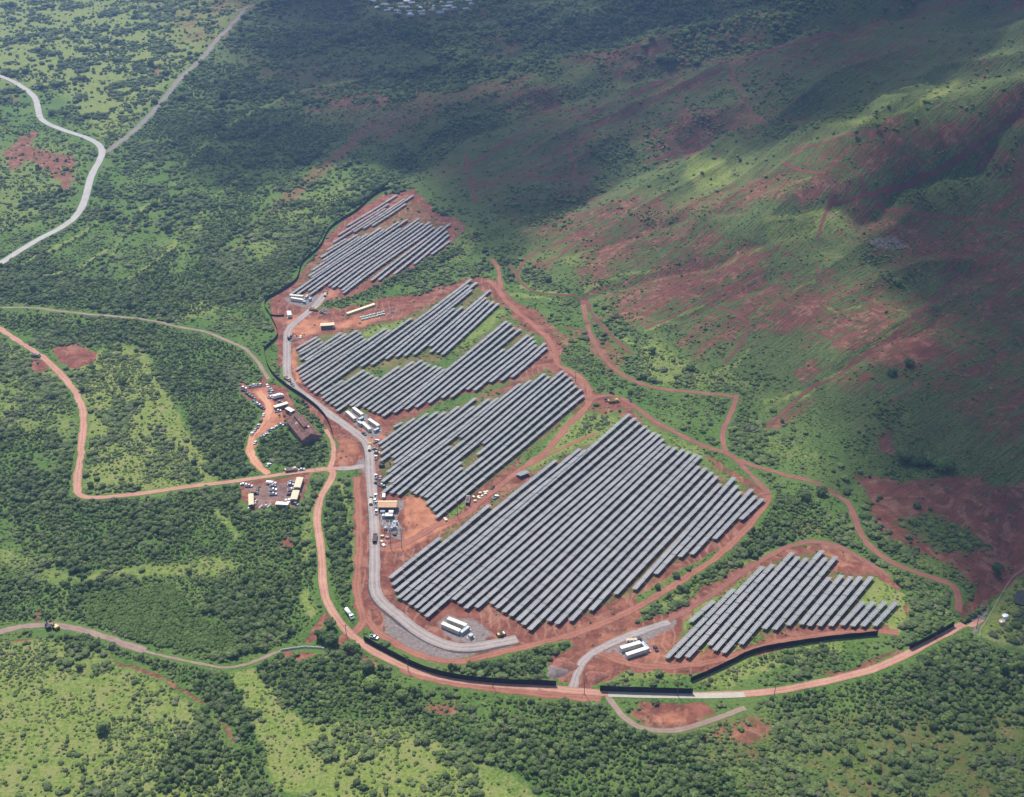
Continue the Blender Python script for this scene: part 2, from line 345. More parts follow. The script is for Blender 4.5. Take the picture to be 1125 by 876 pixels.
RED = [ # bare red earth: value, edge softness in picture pixels, outline
 (.92, 4, SITE1), (.92, 5, SITE2), (.92, 4, SITE3),
 (.62, 4, A_OUT), (.52, 4, B_OUT), (.52, 4, C_OUT), (.58, 4, D_OUT), (.54, 4, E_OUT),
 (.92, 4, P('600,722 640,692 700,662 710,668 692,690 652,712 632,752 612,746')), (.9, 3, P('612,730 632,722 650,730 668,742 655,756 612,752')),
 (.85, 5, CL('0,335 60,345 140,370 220,450 270,500 262,560 215,575 225,620 330,700 420,735 580,790 460,815 330,815 300,720 200,600 180,500 110,460 40,420')),
 (.05, 3, CB('420,352 500,330 690,280 690,297 600,340 480,388 450,392')), (.1, 2, CB('345,650 430,600 520,590 600,570 520,620 470,590 380,655')),
 (.05, 3, CC('210,475 300,370 480,200 545,225 430,330 320,435 230,475')), (.3, 3, CC('0,860 140,770 330,715 430,670 600,640 830,565 700,600 500,690 330,745 150,830 0,876')),
 (.15, 3, CC('20,560 150,540 250,490 170,560 130,560')), (.1, 3, CC('540,270 620,310 580,300 560,290')), (.15, 3, CC('680,375 740,400 720,430')),
 (.08, 4, CD('220,320 300,250 460,110 540,0 690,40 930,60 820,180 640,240 430,340 300,420 160,440 60,560 0,640 20,600 100,520')),
 (.6, 3, CD('540,-40 690,-60 900,20 760,60 640,10 560,40')),
 (.05, 2, crop(420, 540, 5.47, P('380,150 450,90 490,60 500,70 480,120 430,160 390,175'))),
 (.08, 3, crop(680, 450, 5.84, P('140,60 260,140 420,200 540,260 560,340 650,420 760,450 800,520 720,470 600,400 500,330 330,215 200,140'))),
 (.04, 3, CE('600,400 700,230 720,270 820,320 900,370 890,620 850,640 760,565 720,580 660,580')),
 (.08, 3, CF('220,560 280,470 400,400 540,290 620,270 540,330 420,420 300,520 200,640')), (.1, 2, CF('310,760 360,700 380,730 340,770')), (.1, 2, CF('520,770 580,710 640,720 740,610 700,690 620,730 560,750')),
 (.05, 3, CG('0,300 60,260 200,300 330,400 320,450 220,440 100,370')), (.12, 3, CG('500,420 700,380 800,370 640,430 520,470 400,480')),
 # the dark green strips that stay between the cleared fields
 (.05, 3, P('345,338 372,331 420,312 470,285 510,262 530,270 505,285 455,306 420,322 380,340')), (.05, 3, P('482,285 500,262 515,250 530,262 505,286')),
 (.03, 3, P('704,668 700,655 760,622 800,600 830,568 850,545 925,548 950,600 905,594 850,605 800,630 745,655 715,668')),
 (.05, 3, P('452,728 480,730 530,722 580,711 622,705 628,712 602,722 590,735 602,746 560,744 500,738')),
 (.05, 3, P('661,753 690,738 720,737 760,744 762,757 700,757')),
 (.1, 4, CK('345,405 440,360 560,322 640,306 780,294 826,320 780,360 700,390 600,415 500,425 380,428')), (.7, 3, CK('640,392 720,366 830,322 852,332 780,364 700,392')),
 (.1, 3, P('352,560 362,536 388,528 390,600 390,660 376,674 362,640 354,600')),
 # left part
 (.95, 2, P('58,380 84,378 106,386 103,400 76,406 64,396')), (.95, 2, P('32,393 50,395 55,405 41,413 30,405')), (.9, 3, P('305,600 315,588 323,598 314,608')),
 (.9, 2, CS('330,230 390,290 320,380 290,480 200,510 250,380')), (.92, 2, CS('340,540 440,480 500,380 640,560 780,640 760,690 560,590')), (.9, 2, CS('0,560 240,540 200,600 80,630 0,600')),
 (.9, 1.5, CR('300,420 380,452 450,480 520,515 610,566 600,574 510,525 440,490 370,462 310,430')), (.9, 1.5, CR('630,595 670,640 692,695 680,690 650,640')), (.9, 1.5, CR('715,795 745,825 735,825')), (.85, 2, CR('20,380 110,378 80,390 50,392')),
 (.8, 2, CR('90,330 105,300 125,285 120,320 110,345')),
 (.68, 5, CV('0,470 60,420 90,400 130,390 100,450 180,470 240,480 230,560 200,640 180,560 90,500 30,540')), (.5, 5, CV('0,250 60,290 90,330 40,330 0,320')), (.6, 2, CV('470,200 510,190 490,240 470,245')), (.5, 2, CV('420,270 470,260 450,285')), (.5, 2, CV('265,300 280,290 285,340 268,345')),
 (.58, 8, CV('690,790 800,670 870,585 1000,480 1125,385 1125,440 1000,560 930,620 830,680 760,760 700,800')), (.56, 6, P('400,136 470,104 560,84 590,80 580,95 480,120 420,155 400,160')),
 # the hill
 (0.66, 15, CL('440,290 640,220 860,120 1060,75 1125,80 1125,190 900,300 700,370 560,440 450,420')), (0.71, 11, CL('300,180 420,150 460,190 400,240 310,240')),
 (0.71, 7, CL('310,130 520,60 575,45 525,100 380,150')), (0.55, 13, CL('740,520 880,390 960,370 1050,410 950,560 850,610 790,570')), (0.64, 9, CL('35,210 100,135 190,150 205,190 100,210 45,235')),
 (0.57, 11, CL('770,30 900,20 960,60 850,90 770,70')), (0.57, 11, CL('1040,270 1125,220 1125,380 1060,400')), (0.62, 9, CL('200,470 330,440 420,480 540,580 440,690 320,520')), (0.54, 9, CL('100,350 140,380 250,500 260,560 200,480')),
 (0.55, 17, CM('120,320 330,260 560,200 800,180 1000,100 1200,30 1200,200 900,330 700,400 520,440 300,400')), (0.64, 9, CM('0,520 140,500 260,470 420,480 380,530 250,540 60,580')), (0.55, 11, CM('0,740 120,730 100,780 0,829')), (0.49, 7, CM('900,390 1050,375 1000,400 940,405')),
 (0.73, 9, CN('20,240 170,110 260,150 220,260 100,285')), (0.73, 9, CN('260,290 480,180 570,260 400,360 320,380')), (0.78, 11, CN('450,400 640,270 750,340 700,420 560,440 450,440')), (0.71, 11, CN('90,470 230,400 270,470 170,530')),
 (0.71, 9, CN('0,680 200,560 220,600 60,720 -60,740')), (0.58, 9, CN('280,510 420,450 500,520 350,540')), (0.52, 19, CN('680,220 880,20 1200,40 1200,300 940,300 760,260')), (0.54, 17, CN('860,560 1200,480 1200,760 900,740')), (0.73, 7, CN('480,760 540,700 565,829 480,829')),
 (0.74, 9, CO('380,170 480,160 620,190 820,170 1000,200 1300,220 1300,600 1080,600 950,690 800,560 620,500 500,420 450,330 430,240')), (0.28, 11, CO('580,370 700,340 900,420 960,470 880,500 760,490')), (0.81, 7, CO('1000,440 1300,400 1300,580 1050,560')), (0.52, 9, CO('100,380 220,330 280,400 200,450 90,440')),
 (0.75, 5, CO('960,640 1060,560 1110,600 950,760 860,800 830,760 900,700')),
 (0.45, 15, P('560,150 700,95 800,70 910,36 1000,14 1062,-4 1062,12 930,50 820,95 700,130 600,165')), (0.45, 13, P('560,195 640,150 700,128 690,150 600,205')), (0.45, 13, P('900,60 1000,40 1060,30 1000,70 930,80')), (0.49, 15, P('620,160 660,150 650,215 610,230')),
 (0.45, 19, P('720,0 860,-10 1000,-20 840,15 740,30')),
 # bottom right
 (.47, 25, P('820,780 900,765 1130,765 1200,900 850,900')), (.45, 14, P('690,775 800,775 860,800 860,890 760,850 700,810')),
 (.78, 4, CK('215,450 380,455 400,480 330,515 240,515 190,480')), (.66, 5, CK('340,540 480,480 540,510 480,560 400,540')), (.58, 5, CK('430,570 500,565 510,590 450,590')), (.5, 5, CK('690,650 760,640 800,690 700,690')), (.5, 6, CK('800,540 900,500 960,560 860,580')),
 (.72, 3, CW('120,100 200,80 280,120 200,140')), (.72, 3, CW('360,170 400,155 402,190 362,196')), (.45, 5, CW('20,40 120,60 300,70 250,110 100,90')),
 (.92, 3, CU('60,150 110,110 290,130 380,20 420,100 600,180 700,350 720,430 660,600 480,600 380,680 250,800 150,869 120,869 210,700 330,540 370,440 220,330 100,220')),
 (.85, 2, P('265,531 330,521 347,519 342,530 331,548 319,557 276,561 266,547')),
 (.95, 3, CT('130,420 220,410 380,480 450,560 440,660 300,760 120,780 140,600 190,560 240,520')),
]
ORANGE = [ # freshly cut, lighter orange soil
 (.9, 4, CJ('520,270 560,240 700,230 850,480 1000,500 1090,540 900,620 700,720 560,800 300,830 260,760 500,720 540,600')), (.55, 3, CJ('590,330 650,420 660,600 600,700 580,500')),
 (.5, 3, CT('200,440 380,480 450,560 440,650 300,740 200,750 170,650')), (.75, 4, C3('180,260 600,320 800,265 1000,290 900,345 600,395 420,430 240,480 205,400')), (.6, 4, C3('380,110 560,50 640,110 520,180')),
 (.8, 3, C3('230,480 290,600 300,780 330,860 250,820 225,620')), (.75, 3, CT('0,60 120,140 260,230 420,420 560,560 590,500 700,480 620,400 420,360 200,210')),
 (.85, 3, CU('230,180 400,140 470,250 480,330 600,480 620,590 480,600 380,680 250,800 150,869 210,700 330,540 380,440 330,330')),
 (.35, 4, P('400,690 470,722 530,722 620,700 700,662 760,630 750,622 690,655 600,700 520,716 470,716 420,690')), (.45, 3, CK('100,290 240,270 400,325 520,300 700,285 840,290 780,285 520,310 420,350 300,372 140,360')),
 (.5, 4, CC('420,60 520,160 720,330 830,430 850,560 800,540 790,420 600,260')), (.3, 3, P('640,440 620,470 590,503 520,562 500,560 560,515 610,478')),
 (.6, 3, CE('300,40 420,70 640,210 820,320 700,240 560,190 440,180 400,110')), (.25, 3, P('640,440 700,450 740,478 800,512 846,538 850,548 800,525 730,480')),
 (.5, 3, CK('250,470 330,465 330,505 250,505')), (.45, 4, CK('350,540 470,515 470,535 400,540')),
]
GRAVEL = [
 (.85, 6, C3('150,130 330,110 470,90 530,100 470,180 330,205 180,180')), (.7, 3, CG('0,330 120,420 260,480 420,500 640,440 840,370 840,345 640,400 480,420 380,400 240,330 100,230 0,170')),
 (.8, 8, CG('350,250 420,215 560,230 620,260 690,330 620,385 480,380 400,340')), (.78, 7, CI('150,240 420,150 690,50 712,80 540,190 490,290 400,310 330,260 220,300')), (.35, 6, CI('480,190 620,130 690,180 560,240')),
 (.9, 2.5, CT('230,230 300,190 480,250 640,380 620,450 540,460')), (.95, 2, CJ('270,400 460,400 490,700 400,690 280,560')), (.9, 2, CJ('440,280 520,280 525,385 440,390')),
 (.8, 3, CT('340,740 470,620 545,600 550,880 490,880 480,830 400,770')), (.55, 3, CS('780,350 900,300 860,370 780,370')), (.6, 6, CM('430,700 560,700 640,760 520,775 450,750')),
 (.50, 3, P('268,535 330,524 336,540 318,554 280,556')), (.8, 2, CK('1000,250 1050,225 1040,250 1010,300')),
]
BRIGHT = [ # pale yellow green grass
 (.8, 8, P('105,385 140,378 160,395 200,470 238,532 150,542 92,541 97,480 95,445 85,425 75,400')), (.75, 9, P('-30,704 60,702 110,718 170,745 222,778 250,820 278,890 -30,890')), (.95, 6, P('252,738 276,736 330,790 450,803 560,852 604,890 400,890 305,866')),
 (.6, 10, P('-40,362 20,378 70,415 84,470 60,500 -40,450')), (.55, 14, P('-40,165 70,150 92,165 84,215 40,248 -40,268')), (.72, 16, P('-300,-40 290,-40 255,30 190,95 120,165 60,100 -300,70')),
 (.7, 4, P('95,630 150,622 190,618 240,611 264,620 255,629 200,633 100,637')), (.6, 5, P('-10,600 40,610 90,634 60,640 0,620')), (.6, 3, P('215,650 222,660 228,680 220,672')), (.5, 4, P('60,640 100,640 80,655 60,652')),
 (.75, 3, P('148,380 165,400 235,525 225,530 190,470')), (.75, 2.5, CQ('640,650 700,730 740,800 725,800 670,720')), (.38, 12, P('180,250 250,205 330,165 380,160 330,215 270,270 200,320 150,310')), (.55, 10, P('260,270 330,215 380,195 400,205 350,250 300,300')),
 (.6, 6, P('150,330 230,320 250,345 180,355')), (.75, 3, CS('120,100 200,60 280,200 250,320 180,260')), (.7, 3, P('365,532 372,526 382,545 388,600 386,640 380,560')), (.6, 3, P('344,540 352,528 350,545 344,600 332,640 326,600')),
 (.85, 4, CB('420,352 500,330 690,280 690,297 600,340 480,388 450,392')), (.7, 4, CC('210,475 300,370 480,200 545,225 430,330 320,435 230,475')), (.75, 5, CD('300,330 460,130 540,20 690,40 930,60 820,180 640,250 430,340 300,420 150,450 40,600 0,640 20,600 100,520')),
 (.7, 2, crop(420, 540, 5.47, P('380,150 450,90 490,60 500,70 480,120 430,160 390,175'))), (.65, 5, crop(680, 450, 5.84, P('140,60 260,140 420,200 540,260 560,340 650,420 760,450 800,520 720,470 600,400 500,330 330,215 200,140'))),
 (1., 3, CE('600,400 700,230 720,270 820,320 900,370 890,620 850,640 760,565 720,580 660,580')), (.85, 3, CF('220,560 280,470 400,400 540,290 620,270 540,330 420,420 300,520 200,640')), (.8, 2, CF('310,760 360,700 380,730 340,770')), (.8, 2, CF('520,770 580,710 640,720 740,610 700,690 620,730 560,750')),
 (.6, 5, P('482,285 500,262 515,248 532,258 508,286')), (.7, 3, P('350,340 384,336 420,322 400,332 370,344')), (.75, 4, P('704,668 740,655 790,630 850,602 840,615 780,640 735,664')), (.7, 3, CG('850,560 920,520 960,560 1020,580 900,590')), (.6, 4, CG('60,260 200,300 330,400 320,450 220,440 100,370')),
 (.75, 5, CK('345,405 440,360 560,322 700,300 700,330 560,370 430,420')), (.65, 3, P('661,753 690,738 720,737 760,744 740,748 690,746')),
 (.5, 9, CL('20,140 120,100 260,60 330,40 220,110 200,160 140,200 160,260 240,290 60,280 20,220')), (.7, 7, CL('220,120 330,110 400,70 330,150 240,165')), (.65, 10, CL('560,540 640,480 760,560 850,640 980,640 1100,700 900,710 700,700 560,660')), (.6, 6, CL('1010,160 1125,135 1125,185 1040,195')), (.5, 5, CL('440,420 520,410 520,450 460,450')),
 (.65, 9, CM('0,640 160,620 300,560 420,600 380,680 200,720 100,760 0,720')), (.5, 8, CM('120,800 250,760 360,800 300,829 160,829')), (.9, 6, CM('480,205 620,150 760,60 830,35 850,50 760,105 640,160 520,210')), (.75, 8, CM('220,215 420,190 500,190 460,225 300,240')), (.5, 8, P('745,230 790,180 830,170 830,200 800,215 770,235')),
 (.9, 8, P('762,170 795,178 800,200 770,205 752,192')), (.5, 8, P('630,145 665,140 660,155 635,158')),
 (.5, 7, CN('0,560 100,560 60,620 0,640')), (.55, 9, CN('0,740 120,750 120,800 0,810')), (.5, 10, CO('0,10 200,40 280,110 160,120 0,90')), (.45, 6, CN('420,600 620,640 700,740 600,700')), (.5, 7, CN('520,50 600,40 620,100 560,110')),
 (.8, 2, P('1112,636 1140,620 1160,720 1125,712 1073,699 1092,668')), (.5, 5, CO('450,440 620,500 760,540 940,640 800,620 600,540 480,480')), (.45, 6, CO('800,440 900,420 960,470 880,490')),
 (.6, 4, P('525,830 562,850 604,890 580,890 520,846')), (.5, 5, CW('1010,255 1125,290 1125,330 1060,300')),
]
BRIGHT += [(.95, 1.5, band(CL(q), h)) for q, h in (('330,278 420,238 500,214 640,186 700,168', 1.8), ('590,458 660,428 740,392 850,345', 1.6), ('870,322 960,278 1125,208', 1.5), ('0,292 60,302 150,316 240,326', 1.6), ('20,235 60,262 150,285 260,296', 1.2), ('470,480 520,500 600,540 700,580 760,610', 1.5), ('700,690 800,660 900,640 1000,600 1060,540', 2.0), ('1050,430 1080,390 1125,340', 1.6), ('760,240 820,215 900,180 1000,140 1110,90', 1.3))]
BRIGHT += [(.9, 1.5, band(CN(q), 1.6)) for q in ('0,200 60,160 150,105 220,70', '150,585 240,520 330,468 440,380 560,300 640,245', '260,180 330,210 420,185', '470,160 560,200 640,235', '0,600 80,585 160,560')] + [(.8, 1.8, band(CM(q), 1.8)) for q in ('0,640 120,620 300,600 420,560', '220,700 240,620 270,560', '60,500 200,460 260,470')]
RED += [(.9, 1.5, band(CL(q), h)) for q, h in (('740,525 800,470 880,395', 1.6), ('800,585 840,550 900,500', 1.6), ('620,270 700,235 800,200', 1.3), ('900,300 1000,255 1100,205', 1.2), ('1000,310 1060,270 1125,235', 1.3), ('640,300 700,280 760,262', 1.2), ('330,300 420,260 520,245', 1.2))]
LINES = [CV(q) for q in ('535,575 556,520 618,462 703,390 780,345 900,292 1000,266 1125,244', '320,838 370,742 432,652 520,600', '620,690 638,630 702,580 770,538', '398,866 500,790 580,720 642,680', '20,842 160,770 260,720 340,640', '120,860 240,830 330,770')]
BRIGHT += [(.9, 1.5, band(q, 1.7)) for q in LINES]
SITES = [(1., 3, SITE1), (1., 3, SITE2), (1., 3, SITE3)]
print('land painting lists ready')

# ------------------------------------------------------------------ terrain sheet
def axis(parts):
    out = [parts[0][0]]
    for a, b, s0, s1 in parts:
        n = max(1, int(round((b - a) / ((s0 + s1) / 2))))
        t = np.linspace(0, 1, n + 1)[1:]
        out += list(a + (b - a) * (t * s0 + t * t * (s1 - s0) / 2) / ((s0 + s1) / 2))
    return np.array(out)
ys = axis([(-1500, 330, 90, 18), (330, 380, 6, 2), (380, 900, 1.7, 1.7), (900, 1350, 1.8, 2.8), (1350, 2300, 3, 9), (2300, 8500, 12, 320)])
xp = axis([(0, 430, 1.8, 1.8), (430, 700, 2, 4), (700, 1150, 4, 8), (1150, 6500, 12, 350)])
xs = np.concatenate([-xp[:0:-1], xp])
gx, gy = np.meshgrid(xs, ys)
gz = H(gx, gy)
nx, ny = len(xs), len(ys)
print('terrain', nx, ny, nx * ny)
idx = np.arange(nx * ny).reshape(ny, nx)
quads = np.stack([idx[:-1, :-1], idx[:-1, 1:], idx[1:, 1:], idx[1:, :-1]], -1).reshape(-1, 4)
land_me = np_mesh('ground', np.stack([gx, gy, gz], -1).reshape(-1, 3), quads)
vx, vy, vz = gx.ravel(), gy.ravel(), gz.ravel()
vu, vv = project(vx, vy, vz)
def jitter(x, y, u, v):
    """ragged outlines: the map is read a little off, by an amount in metres"""
    k = np.clip(1400 / np.hypot(y, 443), .4, 3)
    return (u + 5.5 * k * (fbm(x / 14, y / 14, 51, 3) - .5) + 3 * k * (fbm(x / 4.5, y / 4.5, 57, 2) - .5),
            v + 4 * k * (fbm(x / 14, y / 14, 61, 3) - .5) + 2 * k * (fbm(x / 4.5, y / 4.5, 67, 2) - .5))
ju, jv = jitter(vx, vy, vu, vv)
foot = (vx - 42) * .84 + (vy - 838) * .544
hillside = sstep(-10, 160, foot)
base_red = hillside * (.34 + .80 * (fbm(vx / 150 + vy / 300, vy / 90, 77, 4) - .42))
m_red = paint(RED, ju, jv, base_red); m_or = paint(ORANGE, ju, jv, 0.); m_gr = paint(GRAVEL, ju, jv, 0.)
m_br = paint(BRIGHT, ju, jv, .22 + .3 * (fbm(vx / 60, vy / 60, 81, 3) - .5))
m_site = paint(SITES, ju, jv, 0.)
a1 = land_me.color_attributes.new('earth', 'FLOAT_COLOR', 'POINT')
a1.data.foreach_set('color', np.stack([m_red, m_br, m_gr, m_or], -1).astype(np.float32).ravel())
a2 = land_me.color_attributes.new('kindofland', 'FLOAT_COLOR', 'POINT')
a2.data.foreach_set('color', np.stack([hillside, m_site, np.zeros_like(m_red), np.ones_like(m_red)], -1).astype(np.float32).ravel())
for p in land_me.polygons: pass
land_me.polygons.foreach_set('use_smooth', np.ones(len(land_me.polygons), bool))

m, g, out = new_mat('ground_soil_and_grass')
pos = g.node('ShaderNodeNewGeometry').outputs['Position']
flat = g.node('ShaderNodeVectorMath', {0: pos, 1: (1, 1, .3)}, operation='MULTIPLY').outputs[0]
e = g.node('ShaderNodeAttribute', attribute_name='earth'); kl = g.node('ShaderNodeAttribute', attribute_name='kindofland')
es = g.node('ShaderNodeSeparateColor', {0: e.outputs['Color']}); ks = g.node('ShaderNodeSeparateColor', {0: kl.outputs['Color']})
aR, aB, aG, aO = es.outputs[0], es.outputs[1], es.outputs[2], e.outputs['Alpha']
hil, sit = ks.outputs[0], ks.outputs[1]
n1 = g.noise(flat, .55, 6, .66); n2 = g.noise(flat, .11, 5, .6); n3 = g.noise(flat, .028, 4, .55); n4 = g.noise(flat, 1.6, 3, .7)
# streaks that follow the slope of the hill, ploughed by water and old tracks
rot_ = g.node('ShaderNodeVectorRotate', {'Vector': flat, 'Angle': math.radians(-41)}, rotation_type='Z_AXIS').outputs[0]
sv = g.node('ShaderNodeVectorMath', {0: rot_, 1: (.016, .17, .1)}, operation='MULTIPLY').outputs[0]
st = g.noise(sv, 1.0, 6, .62, dist=.5)
sv2 = g.node('ShaderNodeVectorMath', {0: rot_, 1: (.035, .60, .1)}, operation='MULTIPLY').outputs[0]
st2 = g.noise(sv2, 1.0, 5, .62, dist=.3)
# terraces: thin dark banks along the contour, broken up
sv3 = g.node('ShaderNodeVectorMath', {0: rot_, 1: (.006, .05, .1)}, operation='MULTIPLY').outputs[0]
st3 = g.noise(sv3, 1.0, 3, .5, dist=.6)
bank = g.math('MULTIPLY', g.step(g.math('ABSOLUTE', g.math('SUBTRACT', g.math('FRACT', g.math('MULTIPLY', st3, 9.0)), .5)), .075, .02), g.math('MULTIPLY', g.step(n2, .42, .56), g.math('MULTIPLY', hil, g.math('SUBTRACT', 1.0, sit))))
rag = g.math('ADD', g.math('MULTIPLY', n1, .45), g.math('ADD', g.math('MULTIPLY', n2, .35), g.math('MULTIPLY', n4, .2)))
rag = g.math('SUBTRACT', rag, .5)
ragh = g.math('ADD', g.math('MULTIPLY', g.math('SUBTRACT', st, .5), 1.35), g.math('MULTIPLY', rag, 1.9))
rag_all = g.math('ADD', g.math('MULTIPLY', rag, g.math('SUBTRACT', 1.0, g.math('MULTIPLY', hil, .5))), g.math('MULTIPLY', ragh, g.math('MULTIPLY', hil, g.math('SUBTRACT', 1.0, sit))))
fR = g.step(g.math('ADD', aR, g.math('MULTIPLY', rag_all, .95)), .36, .74)
fB = g.step(g.math('ADD', aB, g.math('MULTIPLY', rag, 1.1)), .25, .85)
fG = g.step(g.math('ADD', aG, g.math('MULTIPLY', rag, .5)), .35, .65)
fO = g.step(g.math('ADD', aO, g.math('MULTIPLY', rag, .7)), .25, .8)
grass = g.mix(g.step(n1, .32, .7), (.036, .080, .017), (.092, .160, .032))
grass = g.mix(g.math('MULTIPLY', g.step(n3, .35, .7), .6), grass, (.11, .155, .042))
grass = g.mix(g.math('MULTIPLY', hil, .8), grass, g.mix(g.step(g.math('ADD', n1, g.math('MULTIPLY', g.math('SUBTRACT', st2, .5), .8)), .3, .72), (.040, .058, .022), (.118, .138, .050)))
bright = g.mix(g.step(n1, .3, .72), (.092, .138, .028), (.205, .242, .058))
bright = g.mix(g.math('MULTIPLY', g.step(n2, .42, .66), .6), bright, (.225, .205, .085))
soil = g.mix(g.step(g.math('ADD', n2, g.math('MULTIPLY', g.math('SUBTRACT', n1, .5), .5)), .28, .72), (.105, .036, .025), (.222, .086, .056))
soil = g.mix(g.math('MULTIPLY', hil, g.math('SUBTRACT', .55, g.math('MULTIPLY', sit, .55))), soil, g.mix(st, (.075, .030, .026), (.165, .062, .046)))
soil = g.mix(g.math('MULTIPLY', g.step(g.noise(flat, .06, 5, .7, dist=1.5), .50, .62), .55), soil, (.30, .155, .105)); soil = g.mix(g.math('MULTIPLY', g.step(g.noise(flat, .09, 5, .7, dist=2.5), .54, .66), .6), soil, (.085, .042, .034))
wv = g.node('ShaderNodeTexWave', {'Vector': flat, 'Scale': .055, 'Distortion': 14.0, 'Detail': 3.0, 'Detail Scale': .35, 'Detail Roughness': .6})
rut = g.math('MULTIPLY', g.step(wv.outputs['Fac'], .86, .97), g.math('MULTIPLY', g.step(g.noise(flat, .03, 3, .5), .46, .58), sit))
soil = g.mix(g.math('MULTIPLY', rut, .38), soil, (.34, .19, .135))
wv2 = g.node('ShaderNodeTexWave', {'Vector': flat, 'Scale': .031, 'Distortion': 18.0, 'Detail': 3.0, 'Detail Scale': .5, 'Detail Roughness': .6})
rill = g.math('MULTIPLY', g.step(wv2.outputs['Fac'], .05, .0), g.step(g.noise(flat, .021, 3, .5), .44, .56))
soil = g.mix(g.math('MULTIPLY', rill, .42), soil, (.07, .035, .03))
orange = g.mix(g.step(n2, .3, .72), (.26, .10, .055), (.41, .185, .105))
gravel = g.mix(g.step(n1, .3, .7), (.13, .104, .095), (.225, .19, .175))
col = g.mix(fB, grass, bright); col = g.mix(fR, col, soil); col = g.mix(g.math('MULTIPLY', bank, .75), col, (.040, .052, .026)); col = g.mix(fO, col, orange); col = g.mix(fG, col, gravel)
bp = g.node('ShaderNodeBump', {'Strength': .75, 'Distance': .8, 'Height': g.math('ADD', g.math('MULTIPLY', n1, g.math('SUBTRACT', 1.2, fR)), g.math('MULTIPLY', st2, g.math('MULTIPLY', hil, 2.2)))})
bs = g.node('ShaderNodeBsdfPrincipled', {'Base Color': col, 'Roughness': .95, 'Specular IOR Level': .08, 'Normal': bp.outputs[0]})
g.put(out.inputs[0], bs.outputs[0])
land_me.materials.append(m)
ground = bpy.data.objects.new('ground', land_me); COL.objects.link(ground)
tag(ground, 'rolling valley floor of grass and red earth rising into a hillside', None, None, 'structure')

# ------------------------------------------------------------------ roads and tracks
ROADPTS = []                                  # world polylines kept clear of plants: (x, y, half width)
def smooth_line(pts, step=4.0):
    pts = np.array(pts, float)
    for _ in range(2):
        q = np.empty((2 * len(pts) - 2, pts.shape[1]))
        q[0::2] = pts[:-1] * .75 + pts[1:] * .25; q[1::2] = pts[:-1] * .25 + pts[1:] * .75
        pts = np.vstack([pts[:1], q, pts[-1:]])
    L = np.concatenate([[0], np.cumsum(np.hypot(*(pts[1:, :2] - pts[:-1, :2]).T))])
    s = np.linspace(0, L[-1], max(2, int(L[-1] / step) + 1))
    return np.stack([np.interp(s, L, pts[:, k]) for k in range(2)], -1)
def road_line(px, step=4.0):
    x, y, z = unproject([p[0] for p in px], [p[1] for p in px])
    return smooth_line(np.stack([x, y], -1), step)
def strip(name, px, w, mat, lift=.07, label=None, kind='structure', ragged=.55, cat=None, clear=True, step=2.0, n_across=5):
    L = road_line(px, step)
    T = np.gradient(L, axis=0); T /= np.linalg.norm(T, axis=1)[:, None] + 1e-9
    Nn = np.stack([-T[:, 1], T[:, 0]], -1)
    s = np.arange(len(L)) * step
    wl = w / 2 * (1 + ragged * (vnoise(s / 9, s * 0 + len(px), 5) - .5) + ragged * .7 * (vnoise(s / 2.3, s * 0, 6) - .5))
    wr = w / 2 * (1 + ragged * (vnoise(s / 9, s * 0 + 9 + len(px), 7) - .5) + ragged * .7 * (vnoise(s / 3.1, s * 0 + 4, 8) - .5))
    vs = []; uv = []
    for k in range(n_across):
        f = k / (n_across - 1)
        q = L + Nn * (-(1 - f) * wr + f * wl)[:, None]
        dist = np.hypot(q[:, 0], np.hypot(q[:, 1], CAM_H))
        z = Hq(q[:, 0], q[:, 1]) + lift * (1 + np.clip((dist - 1100) / 300, 0, 6))
        vs.append(np.stack([q[:, 0], q[:, 1], z], -1)); uv.append(np.stack([s, np.full_like(s, f)], -1))
    V = np.stack(vs, 1); n = len(L)
    ii = np.arange(n * n_across).reshape(n, n_across)
    F = np.stack([ii[:-1, 1:], ii[:-1, :-1], ii[1:, :-1], ii[1:, 1:]], -1).reshape(-1, 4)
    me = np_mesh(name, V.reshape(-1, 3), F)
    ul = me.uv_layers.new(name='UVMap'); UV = np.stack(uv, 1).reshape(-1, 2)
    li = np.empty(len(me.loops), np.int32); me.loops.foreach_get('vertex_index', li)
    ul.data.foreach_set('uv', UV[li].astype(np.float32).ravel())
    me.materials.append(mat)
    o = bpy.data.objects.new(name, me); COL.objects.link(o)
    tag(o, label, cat, None, kind)
    if clear: ROADPTS.append((L, w / 2))
    return o
def road_mat(name, a, b, wheel, rut=.35):
    m, g, out = new_mat(name)
    pos = g.node('ShaderNodeNewGeometry').outputs['Position']
    uv = g.node('ShaderNodeUVMap').outputs[0]
    v = g.node('ShaderNodeSeparateXYZ', {0: uv}).outputs[1]
    n1 = g.noise(pos, .5, 5, .62); n2 = g.noise(pos, .07, 4, .6)
    c = g.mix(g.step(g.math('ADD', g.math('MULTIPLY', n1, .5), g.math('MULTIPLY', n2, .5)), .3, .7), a, b)
    wob = g.math('ADD', v, g.math('MULTIPLY', g.math('SUBTRACT', n2, .5), .16))
    rt = g.math('ABSOLUTE', g.math('SUBTRACT', g.math('ABSOLUTE', g.math('SUBTRACT', wob, .5)), .2))
    f = g.math('MULTIPLY', g.step(rt, .16, .02), rut)
    c = g.mix(f, c, wheel)
    bp = g.node('ShaderNodeBump', {'Strength': .4, 'Distance': .15, 'Height': n1})
    b_ = g.node('ShaderNodeBsdfPrincipled', {'Base Color': c, 'Roughness': .93, 'Specular IOR Level': .1, 'Normal': bp.outputs[0]})
    g.put(out.inputs[0], b_.outputs[0]); return m
M_pink = road_mat('pink_dirt', (.27, .125, .085), (.40, .215, .155), (.48, .30, .225))
M_redroad = road_mat('red_dirt', (.165, .062, .040), (.28, .120, .080), (.36, .175, .12))
